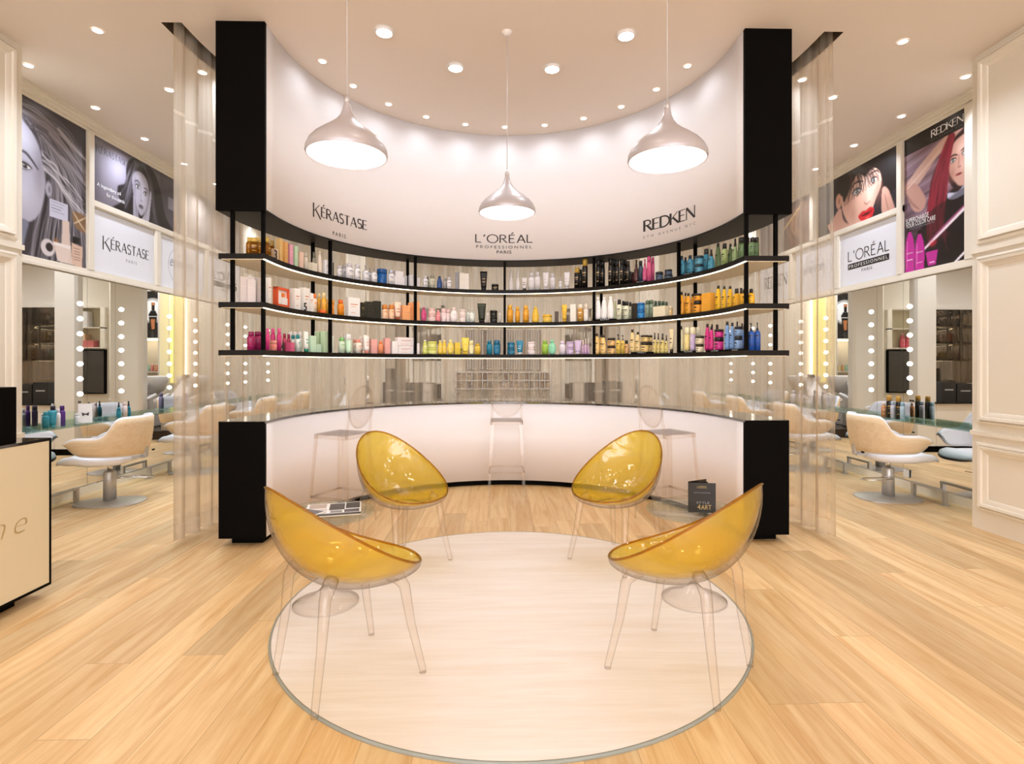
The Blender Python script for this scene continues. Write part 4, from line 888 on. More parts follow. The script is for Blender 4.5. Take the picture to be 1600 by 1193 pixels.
P(M_, 'oval', 'magenta bottle', 'bottle', 'd84c84', 'c03c74', [(662.2, 8, 480)]); P(M_, 'jar', 'blush pink jar', 'jar', 'f6d8d0', 'eec4bc', [(674.7, 10, 491.8), (674.5, 10, 482, .0, .068)]); P(M_, 'cone', 'coral pink bottle', 'bottle', 'ee8a90', 'f4c0c0', [(684.7, 7, 484)]); P(M_, 'captube', 'pale pink bottle', 'bottle', 'fae6e2', 'f0ccc8', [(693, 8, 482, .04), (700, 6.5, 483)]); P(M_, 'oval', 'large white pink bottle', 'bottle', 'fbf0ee', 'f0d8d8', [(709.3, 11, 480)]); P(M_, 'jar', 'ivory jar', 'jar', 'f6e8e0', 'ecd8d0', [(722.7, 9, 493), (722.4, 9.5, 483.5, .0, .065)])
P(M_, 'pump', 'clear white pump bottle', 'bottle', 'eef2ea', 'd0d8cc', [(731.5, 6, 482, .05), (737.5, 8.5, 482)]); P(M_, 'tube', 'dark green and black tube', 'tube', '2e3422', '14120e', [(752.7, 12.5, 474)]); P(M_, 'bottle', 'tiny clear bottle beside the dark jars', 'bottle', 'e8e4dc', 'c8c4bc', [(762.3, 3, 483), (781.3, 3, 483)]); P(M_, 'jar', 'dark jar with green pattern', 'jar', '24241c', '14120e', [(771.3, 10.5, 495), (771.3, 10.5, 485, .0, .07)])
P(M_, 'bottle', 'golden orange bottle', 'bottle', 'eaa42c', 'f0b440', [(796.8, 9, 476.5), (808.7, 6.5, 479), (821.7, 8.5, 477)]); P(M_, 'cone', 'golden yellow broad bottle', 'bottle', 'ecc03c', 'f0cc50', [(836.7, 10, 479)]); P(M_, 'jar', 'wide golden yellow tub', 'tub', 'f2cc5c', 'ecbc40', [(855, 13, 491.5)]); P(M_, 'box', 'small brown carton', 'box', '4a3824', '6a5434', [(869.7, 5, 486.5)]); P(M_, 'tube', 'golden yellow tube', 'tube', 'f2c23c', 'e0a828', [(881.8, 7.5, 476)])
P(M_, 'box', 'white carton beside the amber bottle', 'box', 'f4ece0', W, [(896, 8, 475.5)]); P(M_, 'bottle', 'amber and white bottle', 'bottle', 'c8923c', 'f4e8d4', [(907, 9, 475.5)]); P(M_, 'captube', 'white slim tube', 'tube', 'f4ece2', 'ecdccc', [(915.8, 7, 474.5)]); P(M_, 'bottle', 'thin cream bottle beside an inner post', 'bottle', 'ece4c0', 'dcd4a8', [(926, 3.5, 477)])
P(M_, 'cone', 'tall white tapered bottle on black riser', 'bottle', 'f6f2f0', 'fdfbfa', [(934.5, 9, 464), (944, 9, 463.5), (954.2, 9.5, 463)], base=RZ, ro=.0); P(M_, 'cone', 'white and lime bottle behind the riser end', 'bottle', 'e6ecc0', W, [(960, 6, 467)], .08)
P(M_, 'bottle', 'pale lime bottle with black cap', 'bottle', 'eef0d4', '1c1a18', [(967.6, 7, 468), (974, 5, 470, .08), (978.8, 8.5, 471), (984.6, 5, 472, .07)]); P(M_, 'box', 'black carton beside blue jars', 'box', '262018', '14100c', [(991.5, 7, 474)]); P(M_, 'jar', 'bright blue jar', 'jar', '2c84c4', '1f6cac', [(1001.7, 10.5, 484.5), (1001.7, 10.5, 473, .0, .078)])
P(M_, 'box', 'wide cream tray box', 'box', 'efe6c8', 'e6dcb8', [(1032.5, 22, 478.5)], -.015)
P(M_, 'can', 'grey green bottle with long cap', 'bottle', '8a9a88', '566c58', [(1012, 7, 469.5), (1018.2, 6, 468.5)]); P(M_, 'can', 'green capped vial above the cream tray', 'vial', '6a806a', '4a6450', [(1024.5, 5, 470), (1030.3, 5, 470), (1036, 5, 470.5), (1041.3, 4.5, 471.5)], .10); P(M_, 'jar', 'small clear amber jar beside the cream tray', 'jar', 'd8b878', 'e8dcc0', [(1048.5, 5, 478)])
P(M_, 'cone', 'orange yellow tapered bottle', 'bottle', 'f2a82a', '221c14', [(1064.7, 9, 456), (1071, 6, 457.5, .1), (1075.6, 8.5, 458), (1082, 6, 459, .08)]); P(M_, 'jar', 'orange yellow jar with black lid', 'jar', 'eea22a', '221c14', [(1090.7, 11.5, 470), (1090.5, 11.5, 459, .0, .082)]); P(M_, 'box', 'square orange yellow carton', 'box', 'f2ac34', 'f4bc54', [(1106.7, 18, 458)])
P(M_, 'cone', 'bright yellow tapered bottle', 'bottle', 'f0bc14', '221c14', [(1122.3, 9.5, 446), (1131.7, 8, 447), (1140.8, 9, 447)]); P(M_, 'round', 'round yellow bottle with black cap', 'bottle', 'eeb41c', '221c14', [(1151, 10, 451), (1158, 6, 450, .1), (1163, 10, 452), (1178, 9.5, 451.5)])
# bottom shelf
P(B_, 'bottle', 'dark magenta bottle', 'bottle', 'a0205c', '8a1850', [(389.7, 11, 518), (402.8, 11.5, 518)], .05); P(B_, 'bottle', 'hot pink bottle', 'bottle', 'dc3c84', 'e85c98', [(418.2, 7, 513), (426.5, 8, 513, .05), (436.3, 8, 513)]); P(B_, 'jar', 'peach tub in front of hot pink bottles', 'tub', 'f08c80', 'f4a898', [(427.3, 9, 532)]); P(B_, 'bottle', 'wine pink bottle behind the numeral', 'bottle', 'c04468', 'a83458', [(444.5, 7, 521, .03), (451, 6, 522, .08)]); P(B_, 'box', 'small pink carton', 'box', 'dc5c88', 'e87ca0', [(453.5, 10, 535)], -.02)
P(B_, 'bottle', 'white bottle with teal cap', 'bottle', 'eef6f2', '1f8c94', [(458, 7, 523.5, .05), (465.2, 8, 523)]); P(B_, 'captube', 'white tube standing behind teal capped bottles', 'tube', 'f8fbf8', W, [(454, 6, 518, .14), (461, 6, 518, .14), (468.5, 7, 518, .11)]); P(B_, 'tube', 'white tube on a green cap', 'tube', 'f6faf4', '1a9070', [(478.3, 9, 517.5)]); P(B_, 'box', 'pale mint carton', 'box', 'c8e8cc', 'd8f0d8', [(487, 10, 524.5), (495, 10, 537.5, -.03)]); P(B_, 'box', 'tall sage green carton', 'box', 'c4dcb8', 'd2e6c8', [(496.5, 7, 518, .06), (506.8, 8.5, 517.5)]); P(B_, 'box', 'slim white mint carton', 'box', 'e2efe2', 'd4e6d2', [(516.3, 7, 524)])
P(B_, 'bottle', 'mint bottle with green cap', 'bottle', 'e0f2d8', '84c878', [(533.7, 10, 527)]); P(B_, 'captube', 'white and mint tube', 'tube', 'cdeecf', W, [(544.2, 9, 522), (538.5, 6, 523, .1)]); P(B_, 'bottle', 'white bottle with coral cap', 'bottle', 'faf0e0', 'ee9a86', [(560.2, 9, 530), (554, 6, 530, .09)]); P(B_, 'tube', 'white tube on a coral cap', 'tube', 'fcf0ec', 'e89484', [(572.6, 10, 523.5), (564.5, 6, 524.5, .1)]); P(B_, 'box', 'salmon pink carton', 'box', 'eeb0a8', 'f4c0b4', [(583, 9.5, 530, .05), (587.5, 11.5, 541, -.02), (604.2, 8, 528)]); P(B_, 'bottle', 'small orange bottle between salmon cartons', 'bottle', 'f4a070', 'f08850', [(595, 7.5, 532.5)])
P(B_, 'box', 'slim white carton beside the large red striped cartons', 'box', 'f8f2f0', W, [(615.8, 9, 533), (650, 8, 536)]); P(B_, 'box', 'large white carton with dark red stripe', 'box', 'f5efee', 'b83a34', [(632.7, 23, 540.2), (632, 28, 527, .0, .090)])
P(B_, 'cone', 'yellow lime bottle', 'bottle', 'dce070', 'f0f0d0', [(664, 7, 531)]); P(B_, 'jar', 'lime yellow jar', 'jar', 'e8ea94', 'd8de6c', [(675.3, 13, 543.5), (675, 13, 533.5, .0, .072)]); P(B_, 'cone', 'golden yellow bottle with slim neck', 'bottle', 'f2cf4a', 'f8e8a0', [(687.7, 7, 531.5), (694, 7.5, 531)]); P(B_, 'oval', 'yellow oval bottle', 'bottle', 'f4d75c', 'fae9a0', [(704, 10, 530.5)]); P(B_, 'box', 'yellow carton behind the yellow jar', 'box', 'f0d040', 'f6de6a', [(714.2, 8, 535)], .06); P(B_, 'jar', 'small yellow jar', 'jar', 'f6e080', 'f2d450', [(717.3, 8, 543.5)]); P(B_, 'tube', 'yellow tube', 'tube', 'f6dc5c', 'f0cc3c', [(727, 11, 527.5)]); P(B_, 'captube', 'pale yellow tube', 'tube', 'f4ecbc', 'f0e4a4', [(736.3, 7, 532)]); P(B_, 'bottle', 'short amber yellow bottle', 'bottle', 'efca4c', 'e0b83c', [(746.2, 8.5, 536.5)])
P(B_, 'bottle', 'teal blue bottle', 'bottle', '2388a4', '1e7894', [(764.7, 8.5, 532)]); P(B_, 'captube', 'teal blue tube', 'tube', '2a7ca0', '206c90', [(776.3, 10, 531.5)]); P(B_, 'jar', 'teal blue jar', 'jar', '2f7fa0', '1f6e90', [(798.5, 10.5, 544), (798.5, 10.5, 534.5, .0, .070)]); P(B_, 'tube', 'teal blue upright tube', 'tube', '2c86a8', 'e4f0f2', [(812.3, 10, 532)]); P(B_, 'jar', 'white pink jar', 'jar', 'f6ecec', 'ecdcdc', [(830.2, 10.5, 543.5), (830.2, 10.5, 534, .0, .068)])
P(B_, 'bottle', 'bright lime green bottle', 'bottle', 'a4cc50', '94bc44', [(851.5, 9.5, 532)]); P(B_, 'oval', 'mint green bottle', 'bottle', '96e0ba', '84d4ac', [(862.7, 11, 531)]); P(B_, 'bottle', 'white lilac bottle', 'bottle', 'f0e8f2', 'dccfe4', [(878.8, 9, 532.5)]); P(B_, 'jar', 'lilac jar', 'jar', 'd8c4e0', 'c4b0d4', [(890.7, 10.5, 543), (890.5, 10.5, 533.5, .0, .068)]); P(B_, 'tube', 'lilac tube', 'tube', 'd4bfe0', 'ecdcf2', [(903, 10.5, 531.5)]); P(B_, 'spray', 'slim mauve spray bottle', 'bottle', 'd6aed0', 'ecdcd8', [(911.3, 5, 531, .03), (915.2, 4.5, 529), (919.2, 3.5, 529)])
P(B_, 'cone', 'peach yellow tapered bottle with dark cap', 'bottle', 'f2cc82', '2a2018', [(932.3, 9.5, 521), (938.5, 6, 522.5, .1), (942.6, 9, 523.5)]); P(B_, 'jar', 'peach yellow jar with dark lid', 'jar', 'eec07c', '2a2018', [(955.3, 11, 540), (955.3, 11, 528, .0, .085)]); P(B_, 'pump', 'yellow pump bottle', 'bottle', 'eecb5c', '2a2018', [(966.2, 7, 522.5), (973.2, 5, 523.5)]); P(B_, 'round', 'short peach bottle with wide dark cap', 'bottle', 'eebb7c', '2a2018', [(979, 8, 531.5)])
P(B_, 'cone', 'sand yellow tapered bottle on black riser', 'bottle', 'e8cf92', '2a2018', [(988.2, 8, 514.5), (996.7, 8, 518.5)], base=RZ); P(B_, 'jar', 'sand yellow jar on black riser', 'jar', 'e8c882', '2a2018', [(1007.5, 11, 534, 0, 0), (1007.5, 11, 523.5, .0, .066), (1015.5, 7, 534, .06), (1015.5, 7, 523.5, .06, .066)], base=RZ)
P(B_, 'spray', 'sand yellow spray bottle', 'bottle', 'e2cf7e', '2a2018', [(1023, 5.5, 520), (1028.6, 5, 520.5), (1035.3, 7, 521), (1041.2, 5, 523.5)]); P(B_, 'tube', 'cream and gold tube', 'tube', 'f0e0b8', '2a2018', [(1049.3, 7.5, 514)])
P(B_, 'cone', 'ivory tapered bottle', 'bottle', 'f0e9c0', '3a3220', [(1064, 9, 509.5)], base=RZ); P(B_, 'captube', 'pale gold tube with ivory top', 'tube', 'eed88e', 'f2ecc8', [(1073.8, 8.5, 511)], base=RZ); P(B_, 'captube', 'lavender tube with ivory top', 'tube', 'c4b0d8', 'f0ecd0', [(1082.8, 8.5, 511)], base=RZ); P(B_, 'captube', 'ivory tube behind the ivory jars', 'tube', 'f0ecc8', 'f6f2dc', [(1091, 7, 511)], .1); P(B_, 'jar', 'ivory jar with dark lid', 'jar', 'efe4c4', '3a3220', [(1093.3, 11, 537.5), (1093, 12, 524.5, .0, .086)])
P(B_, 'cone', 'bright magenta tapered bottle', 'bottle', 'd82c88', '20141a', [(1105.3, 9, 506), (1111.5, 8.5, 510.5, -.02), (1112.5, 6, 506.5, .1)], base=RZ); P(B_, 'jar', 'magenta jar with dark lid', 'jar', 'd4308c', '20141a', [(1123.5, 12.5, 527), (1123.3, 12.5, 514.5, .0, .080)], base=RZ); P(B_, 'round', 'magenta bottle behind the magenta jars', 'bottle', 'd4308c', '20141a', [(1120.5, 7, 507)], .1)
P(B_, 'cone', 'light blue tapered bottle', 'bottle', '7ca4dc', '20242c', [(1136.3, 9.5, 502.5), (1144.2, 8.5, 504)], base=RZ); P(B_, 'jar', 'light blue jar with dark lid', 'jar', '86a8d8', '20242c', [(1154.4, 11.5, 525), (1154.4, 11.5, 510, .0, .088)], base=RZ); P(B_, 'spray', 'light blue spray bottle behind the blue jars', 'bottle', '7ca4dc', '20242c', [(1152, 6, 502.5), (1159.5, 6, 505)], .1); P(B_, 'bottle', 'cobalt blue bottle left of the corner post', 'bottle', '5078c0', '20242c', [(1165, 8.5, 507)]); P(B_, 'pump', 'deep blue pump bottle', 'bottle', '2a58ac', '20242c', [(1178, 9, 504.5), (1187, 8.5, 504)])

# orange framed gift set on the middle shelf
x, y, a = path_px(439.5, 1.87, 4.085); d = project(x, y)[1]
gsn = thing('gift_set', 'white gift set in bright orange frame leaning on the middle shelf at left', 'box', (x, y, SH['middle']+.0008), a)
k = d/F*1.08; h = .165
for (x0, z0, x1, z1) in ((-.09, 0, .09, .028), (-.09, h-.02, .09, h), (-.09, 0, -.075, h), (.075, 0, .09, h)): MB().box(x0, -.02, z0, x1, .02, z1).build('frame_bar', C('ec5c2c'), gsn)
MB().box(-.075, -.004, .028, .075, .012, h-.02).build('backing', C('efe6e2'), gsn)
MB().box(-.065, -.015, .03, -.025, .0, .125).build('carton', C('faf4f0'), gsn); MB().box(-.02, -.015, .03, .07, .0, .085).build('carton', C('faf4f0'), gsn)
MB().box(-.012, -.016, .092, .03, -.002, .12).build('print', C('f08030'), gsn)
# black riser plinths with shelf words, and standing black numerals
def riser(px0, px1, word, shelf, label):
    xa, ya, _ = path_px(px0, 1.82, 4.085); xb, yb, _ = path_px(px1, 1.82, 4.085); mt = math.atan2((ya+yb)/2-YC, (xa+xb)/2); xm, ym, am = 1.862*math.cos(mt), YC+1.862*math.sin(mt), mt-PI/2
    L = math.hypot(xb-xa, yb-ya)*.97; o = thing('display_riser', label, 'riser', (xm, ym, SH[shelf]+.0008), am)
    MB().box(-L/2, -.035, 0, L/2, .035, RZ-.0012).build('block', BLACK, o)
    g = fit2d(font2d(word, 1.1), -min(.05, L*.3), min(.05, L*.3), .003, RZ-.003); place2d(g, lambda u, v: (u, -.0356, v), 'lettering', INKW, o)
riser(990, 1009, 'STYLING', 'top', 'black riser reading STYLING under dark and pink bottles'); riser(1062, 1086, 'CURLY', 'top', 'black riser reading CURLY under teal oval bottles')
riser(929, 960, 'BLAST', 'middle', 'black riser with white word under three white tapered bottles')
riser(984, 1020, 'FRIZZY', 'bottom', 'black riser reading FRIZZY under sand yellow bottles'); riser(1062, 1087.5, 'BLOND', 'bottom', 'black riser reading BLOND under ivory and lavender tubes')
riser(1100, 1130, 'COLORED', 'bottom', 'black riser reading COLORED under bright magenta bottles'); riser(1131.5, 1161, 'DAMAGED', 'bottom', 'black riser reading DAMAGED under light blue bottles')
for px, sh, t, hh in ((431.5, 'top', '3', .075), (477.5, 'middle', '5', .07), (442.5, 'bottom', '4', .075)):
    x, y, a = path_px(px, 1.805, 4.085); o = thing('shelf_numeral', 'standing black numeral %s at the front edge of the %s shelf' % (t, sh), 'numeral', (x, y, SH[sh]), a)
    g = fit2d(font2d(t, offset=.01), -hh*.27, hh*.27, 0, hh); vs, fs = g; nv = len(vs)
    MB().add([(u, 0, v) for u, v in vs]+[(u, .006, v) for u, v in vs], [f for f in fs]+[tuple(nv+i for i in reversed(f)) for f in fs]).build('numeral', INK, o)

# ============================================================ yellow egg chairs (local +x = front)
def egg_chair():
    r = thing('egg_chair', 'x', 'chair')
    def rim(t):     # t 0 = front lip, pi = back top
        u = .315*math.cos(t) - (.02 if math.cos(t) < 0 else 0)*abs(math.cos(t)); v = .29*math.sin(t)*(1+.06*math.cos(t))
        k = (.315-u)/.65; z = .455+.395*k**1.45
        return Vector((u, v, z))
    B0 = Vector((-.01, 0, .405))
    def surf(t, s, off=0.0):
        R = rim(t); h = math.sin(s*PI/2)**.92; g = 1-math.cos(s*PI/2)
        back = max(0, -math.cos(t))
        g = g*(1-.18*back)+.18*back*s
        p = Vector((B0.x+(R.x-B0.x)*h, B0.y+(R.y-B0.y)*h, B0.z+(R.z-B0.z)*g))
        # the saddle crease of the seat
        if off == 0.0: p.z += .018*math.exp(-((p.x-.10)/.10)**2-((p.y)/.035)**2)*(1-s)
        return p
    n, m_ = 56, 16
    def shell(dz, k):
        vs = [surf(0, 0)+Vector((0, 0, dz))]; fs = []
        for j in range(1, m_+1):
            for i in range(n):
                p = surf(2*PI*i/n, j/m_, dz); c = Vector((B0.x, B0.y, p.z)); q = c+(p-c)*(1+k*(1-(j/m_)**6)); q.z += dz*(1-(j/m_)**3); vs.append(q)
        fs += [(0, 1+i, 1+(i+1) % n) for i in range(n)]
        for j in range(m_-1): fs += [(1+j*n+i, 1+(j+1)*n+i, 1+(j+1)*n+(i+1) % n, 1+j*n+(i+1) % n) for i in range(n)]
        return vs, fs
    vs, fs = shell(0, 0); MB().add(vs, fs, True).build('seat_shell', YELLOW, r, label='see-through yellow inner shell')
    vs, fs = shell(-.022, .035); MB().add(vs, [tuple(reversed(f)) for f in fs], True).build('outer_shell', CLEAR, r)
    MB().tube([rim(2*PI*i/72) for i in range(72)], .0052, 8, closed=True).build('rim', clear_mat('rim_plastic', 'e9c45a', '5a3c10', 'c8a040', .25), r)
    for sx, sy, fx, fy in ((1, 1, .235, .225), (1, -1, .235, -.225), (-1, 1, -.235, .20), (-1, -1, -.235, -.20)):
        top = Vector((.16*sx-.01, .17*sy, .425+(.05 if sx < 0 else .01))); foot = Vector((fx, fy, 0))
        pts = [top+Vector((-.03*sx, -.03*sy, .0)), top+Vector((.0, .0, -.02)), top.lerp(foot, .12)+Vector((.008*sx, .008*sy, 0)), top.lerp(foot, .5), foot+Vector((0, 0, .012)), foot]
        MB().tube(pts, [.030, .028, .023, .0185, .0145, .0145], 14).build('leg', CLEAR, r)
        c = [top+Vector((.055*math.cos(a)*(-sy)*.8, .02*sy-.0*math.sin(a), .03+.055*math.sin(a))) for a in [PI*(1.05+.9*i/12) for i in range(13)]]
        c = [surf(math.atan2(q.y/.29, q.x/.315), .55).lerp(q, .5) if False else q for q in c]
    return r
e0 = egg_chair()
for i, (x, y, ang, lb) in enumerate(((-.715, 2.37, 42, 'yellow and clear plastic egg chair at front left of the white disc'), (.745, 2.385, 138, 'yellow and clear plastic egg chair at front right of the white disc'),
        (-.72, 3.70, -42, 'yellow and clear plastic egg chair at back left of the white disc'), (.75, 3.70, -138, 'yellow and clear plastic egg chair at back right of the white disc'))):
    o = e0 if i == 0 else copy_tree(e0); o.location = (x, y, .010); o.rotation_euler = (0, 0, math.radians(ang)); tag(o, lb, 'chair', 'yellow egg chairs on the white disc')

# ============================================================ clear bar stools (local +x = front, seat away from the back)
def bar_stool():
    r = thing('bar_stool', 'x', 'stool'); zs = .765
    m = MB(); m.box(-.165, -.165, zs-.008, .165, .165, zs); m.box(-.165, -.165, zs-.04, -.158, .165, zs-.008).box(.158, -.165, zs-.04, .165, .165, zs-.008).box(-.158, -.165, zs-.04, .158, -.158, zs-.008).box(-.158, .158, zs-.04, .158, .165, zs-.008)
    m.build('seat', CLEAR, r, bevel=.002)
    for sx in (-1, 1):
        for sy in (-1, 1):
            top = Vector((.147*sx, .147*sy, zs-.01)); foot = Vector((.20*sx, .185*sy, 0)); m = MB()
            def quad(a, b, w0, w1):
                vs = []
                for p, w_ in ((a, w0), (b, w1)):
                    for dx, dy in ((0, 0), (-w_*sx, 0), (-w_*sx, -w_*.25*sy), (-w_*.25*sx, -w_*.25*sy), (-w_*.25*sx, -w_*sy), (0, -w_*sy)): vs.append(p+Vector((dx+w_*.4*sx, dy+w_*.4*sy, 0)))
                return vs
            vs = quad(top, foot, .036, .024); m.add(vs, [tuple(range(6)), tuple(reversed(range(6, 12)))]+[(i, 6+i, 6+(i+1) % 6, (i+1) % 6) for i in range(6)]); m.build('leg', CLEAR, r); 
    zf = .24; k = .147+.05*(zs-zf)/zs
    for a, b in (((k, -k), (k, k)), ((-k, -k), (-k, k)), ((-k, -k), (k, -k)), ((-k, k), (k, k))):
        MB().tube([(a[0], a[1]*.97, zf), (b[0], b[1]*.97, zf)], .010, 8).build('foot_rail', CLEAR, r)
    # oval back on two upright stems
    zc, ry, rz = .985, .155, .175; vs = []; fs = []; n = 48
    xb = lambda z: -.165-.055*((z-zs)/.38)
    R = [(0, 0)]+[(f, a) for f in (.35, .65, .9, 1.0) for a in range(n)]
    for side in (0, 1):
        b = len(vs); vs.append((xb(zc)+.004*side, 0, zc))
        for f in (.35, .65, .9, 1.0):
            for i in range(n): a = 2*PI*i/n; z = zc+rz*f*math.sin(a); vs.append((xb(z)+.007*side-.012*(1-f), ry*f*math.cos(a), z))
        F_ = [(b, b+1+i, b+1+(i+1) % n) for i in range(n)]+[(b+1+j*n+i, b+1+(j+1)*n+i, b+1+(j+1)*n+(i+1) % n, b+1+j*n+(i+1) % n) for j in range(3) for i in range(n)]
        fs += F_ if side else [tuple(reversed(f)) for f in F_]
    MB().add(vs, fs, True).build('backrest', CLEAR, r)
    MB().tube([(xb(zc+rz*math.sin(2*PI*i/60))+.002, ry*math.cos(2*PI*i/60), zc+rz*math.sin(2*PI*i/60)) for i in range(60)], .0075, 8, closed=True).build('back_rim', CLEAR, r)
    for sy in (-1, 1):
        MB().tube([(-.16, .150*sy, zs-.03), (-.168, .152*sy, zs+.04), (-.178, .145*sy, zs+.11), (xb(zc)+.002, ry*sy, zc)], [.013, .012, .010, .008], 8, flat=.7).build('back_stem', CLEAR, r)
    return r
st = bar_stool()
for i, (th, lb) in enumerate(((162, 'clear plastic bar stool with oval back at the left of the counter'), (90, 'clear plastic bar stool with oval back at the centre of the counter'), (18, 'clear plastic bar stool with oval back at the right of the counter'))):
    o = st if i == 0 else copy_tree(st); a = math.radians(th); o.location = (1.46*math.cos(a)+(.0 if i != 1 else .015), YC+1.46*math.sin(a)-(.0 if i == 1 else .02), 0); o.rotation_euler = (0, 0, a+(0 if i == 1 else (-.10 if i == 0 else .10)))
    tag(o, lb, 'stool', 'clear bar stools at the curved counter')

# ============================================================ clear side tables
def side_table():
    r = thing('side_table', 'x', 'table')
    MB().lathe([(.0, .493), (.250, .493), (.262, .496), (.265, .502), (.262, .508), (.255, .505), (.0, .502)], 64, cap=False).build('table_top', clear_mat('table_plastic', 'f8faf6', 'cdd3c8', 'f2f4f0', .06), r)
    MB().lathe([(.055, .4925), (.022, .47), (.013, .42), (.012, .2), (.014, .12), (.022, .09)], 24).build('stem', CLEAR, r)
    MB().lathe([(.175, 0), (.178, .006), (.13, .022), (.06, .052), (.022, .09), (.0, .10)], 64, cap=False).build('base', CLEAR, r)
    return r
t0 = side_table()
for i, (x, y, lb) in enumerate(((-1.03, 3.06, 'round clear side table with magazines between the left chairs'), (1.05, 3.06, 'round clear side table with black leaflet between the right chairs'))):
    o = t0 if i == 0 else copy_tree(t0); o.location = (x, y, .0 if abs(x) > 1.3 else .010); tag(o, lb, 'table', 'clear round side tables')
ZTT = .010+.5085
def sheet(name, label, x, y, ang, w_, h, th, parts, z=ZTT):
    o = thing(name, label, 'magazine', (x, y, z), math.radians(ang)); MB().box(-w_/2, -h/2, 0, w_/2, h/2, th).build('pages', C('f3f1ef'), o)
    for (x0, y0, x1, y1, c_) in parts: MB().box(-w_/2+w_*x0, -h/2+h*y0, th, -w_/2+w_*x1, -h/2+h*y1, th+.0006).build('printed_picture', C(c_), o)
sheet('magazine', 'open magazine with dark photographs on the left clear table', -1.00, 3.10, 14, .30, .27, .004, [(0, 0, 1, .16, '3a3638'), (.42, .42, .70, .95, '4a4446'), (.72, .5, .98, .97, '2c2a2e'), (.05, .62, .36, .96, 'b9a69a'), (.45, .2, .66, .38, '8e8a90'), (.05, .2, .38, .55, 'cfc6c4'), (.7, .2, .97, .44, '56525a')])
sheet('magazine', 'small printed leaflet over the open magazine on the left table', -1.13, 2.99, -22, .15, .19, .003, [(.05, .55, .95, .96, '6e6a72'), (.1, .08, .6, .45, 'a89a92'), (.64, .08, .94, .4, '33302f')], z=ZTT+.005)
lf = thing('folded_leaflet', 'standing black folded leaflet on the right clear table', 'leaflet', (1.075, 3.02, ZTT), math.radians(-8))
MB().box(-.074, -.028, 0, .074, -.026, .166).build('front_cover', pm('leaflet_black', '17130f', .25), lf)
M = Matrix.Translation((-.074, -.026, 0)) @ Matrix.Rotation(math.radians(17), 4, 'Z'); MB().box(0, 0, 0, .12, .0016, .166, M).build('page', pm('leaflet_black', '17130f', .25), lf)
M = Matrix.Translation((-.074, -.026, 0)) @ Matrix.Rotation(math.radians(34), 4, 'Z'); MB().box(0, 0, 0, .14, .0016, .172, M).build('page', pm('leaflet_black', '17130f', .25), lf)
GOLDI = pm('gold_ink', 'b49a64', .4, .3)
for txt, x0, x1, z0, z1, mt in (("L'OREAL", -.026, .026, .142, .15, GOLDI), ('PROFESSIONNEL', -.028, .028, .136, .140, GOLDI), ('HAIR STYLE COLLECTION', -.045, .045, .108, .114, INKG), ('ART', -.005, .05, .018, .044, GOLDI), ('4', -.025, -.008, .018, .046, GOLDI), ('STYLE', -.03, .04, .05, .062, INKG)):
    place2d(fit2d(font2d(txt), x0, x1, z0, z1), lambda u, v: (u, -.0286, v), 'lettering', mt, lf)


# ============================================================ reception desk at the left edge
dk = thing('reception_desk', 'cream reception desk with black top and edges at the far left', 'desk', (-2.98, 2.3, 0))
def D(mb): return shift(mb, 2.98, -2.3, 0)
D(MB().box(-3.28, 1.3, .075, -2.688, 3.222, .90)).build('body', CREAM, dk)
D(MB().box(-3.29, 1.29, .90, -2.68, 3.23, .916)).build('desk_top', BLKG, dk)
D(MB().box(-3.29, 3.218, .06, -2.68, 3.23, .90).box(-2.692, 1.3, .06, -2.68, 3.218, .075)).build('edge_trim', BLACK, dk)
D(MB().box(-2.688, 1.3, .075, -2.683, 3.218, .90)).build('front_panel', pm('desk_panel', 'e6d8b8', .35), dk)
D(MB().box(-3.2, 1.4, 0, -2.76, 3.08, .06)).build('plinth', BLACK, dk)
g = fit2d(font2d('ne', 1.25, shear=.3, offset=-.022), 2.85, 3.07, .42, .50)
place2d(g, lambda u, v: (-2.6815+2.98, u-2.3, v), 'lettering', pm('desk_letters', 'd2bc8a', .3, .4), dk)
mo = thing('monitor_box', 'upright black cabinet standing on the cream reception desk', 'cabinet', (-2.88, 2.75, .9165))
MB().box(-.17, -.6, 0, .18, .275, .305).build('housing', BLACK, mo, bevel=.002)
MB().box(-.14, .275, .02, .15, .277, .285).build('back_panel', SHELFB, mo)

# ============================================================ pendants
def pendant():
    r = thing('pendant_lamp', 'x', 'lamp')   # origin at the rim centre
    prof = [(.213, 0), (.217, .012), (.214, .035), (.200, .065), (.175, .095), (.135, .128), (.092, .160), (.058, .19), (.036, .22), (.024, .25), (.017, .285)]
    o = MB().lathe(prof, 64, cap=False).lathe([(p[0]-.004, p[1]) for p in prof[:8]], 64, cap=False).lathe([(.209, 0), (.213, 0)], 64, cap=False).build('shade', pm('pendant_shade', 'bfb8ba', .38, .25, coat=.2), r)
    MB().lathe([(.0, .012), (.19, .012), (.205, .006)], 48, cap=False).build('diffuser', PENDIN, r)
    MB().lathe([(.017, .285), (.0165, .31), (.006, .325)], 20).build('neck', pm('pendant_neck', 'c9c4c2', .35, .4), r)
    MB().tube([(0, 0, .32), (0, 0, ZC-2.49)], .0028, 8).build('cord', C('cfcac6'), r)
    MB().lathe([(.015, ZC-2.49-.045), (.04, ZC-2.49-.02), (.045, ZC-2.49)], 24).build('canopy', WHITEM, r)
    return r
pl = pendant()
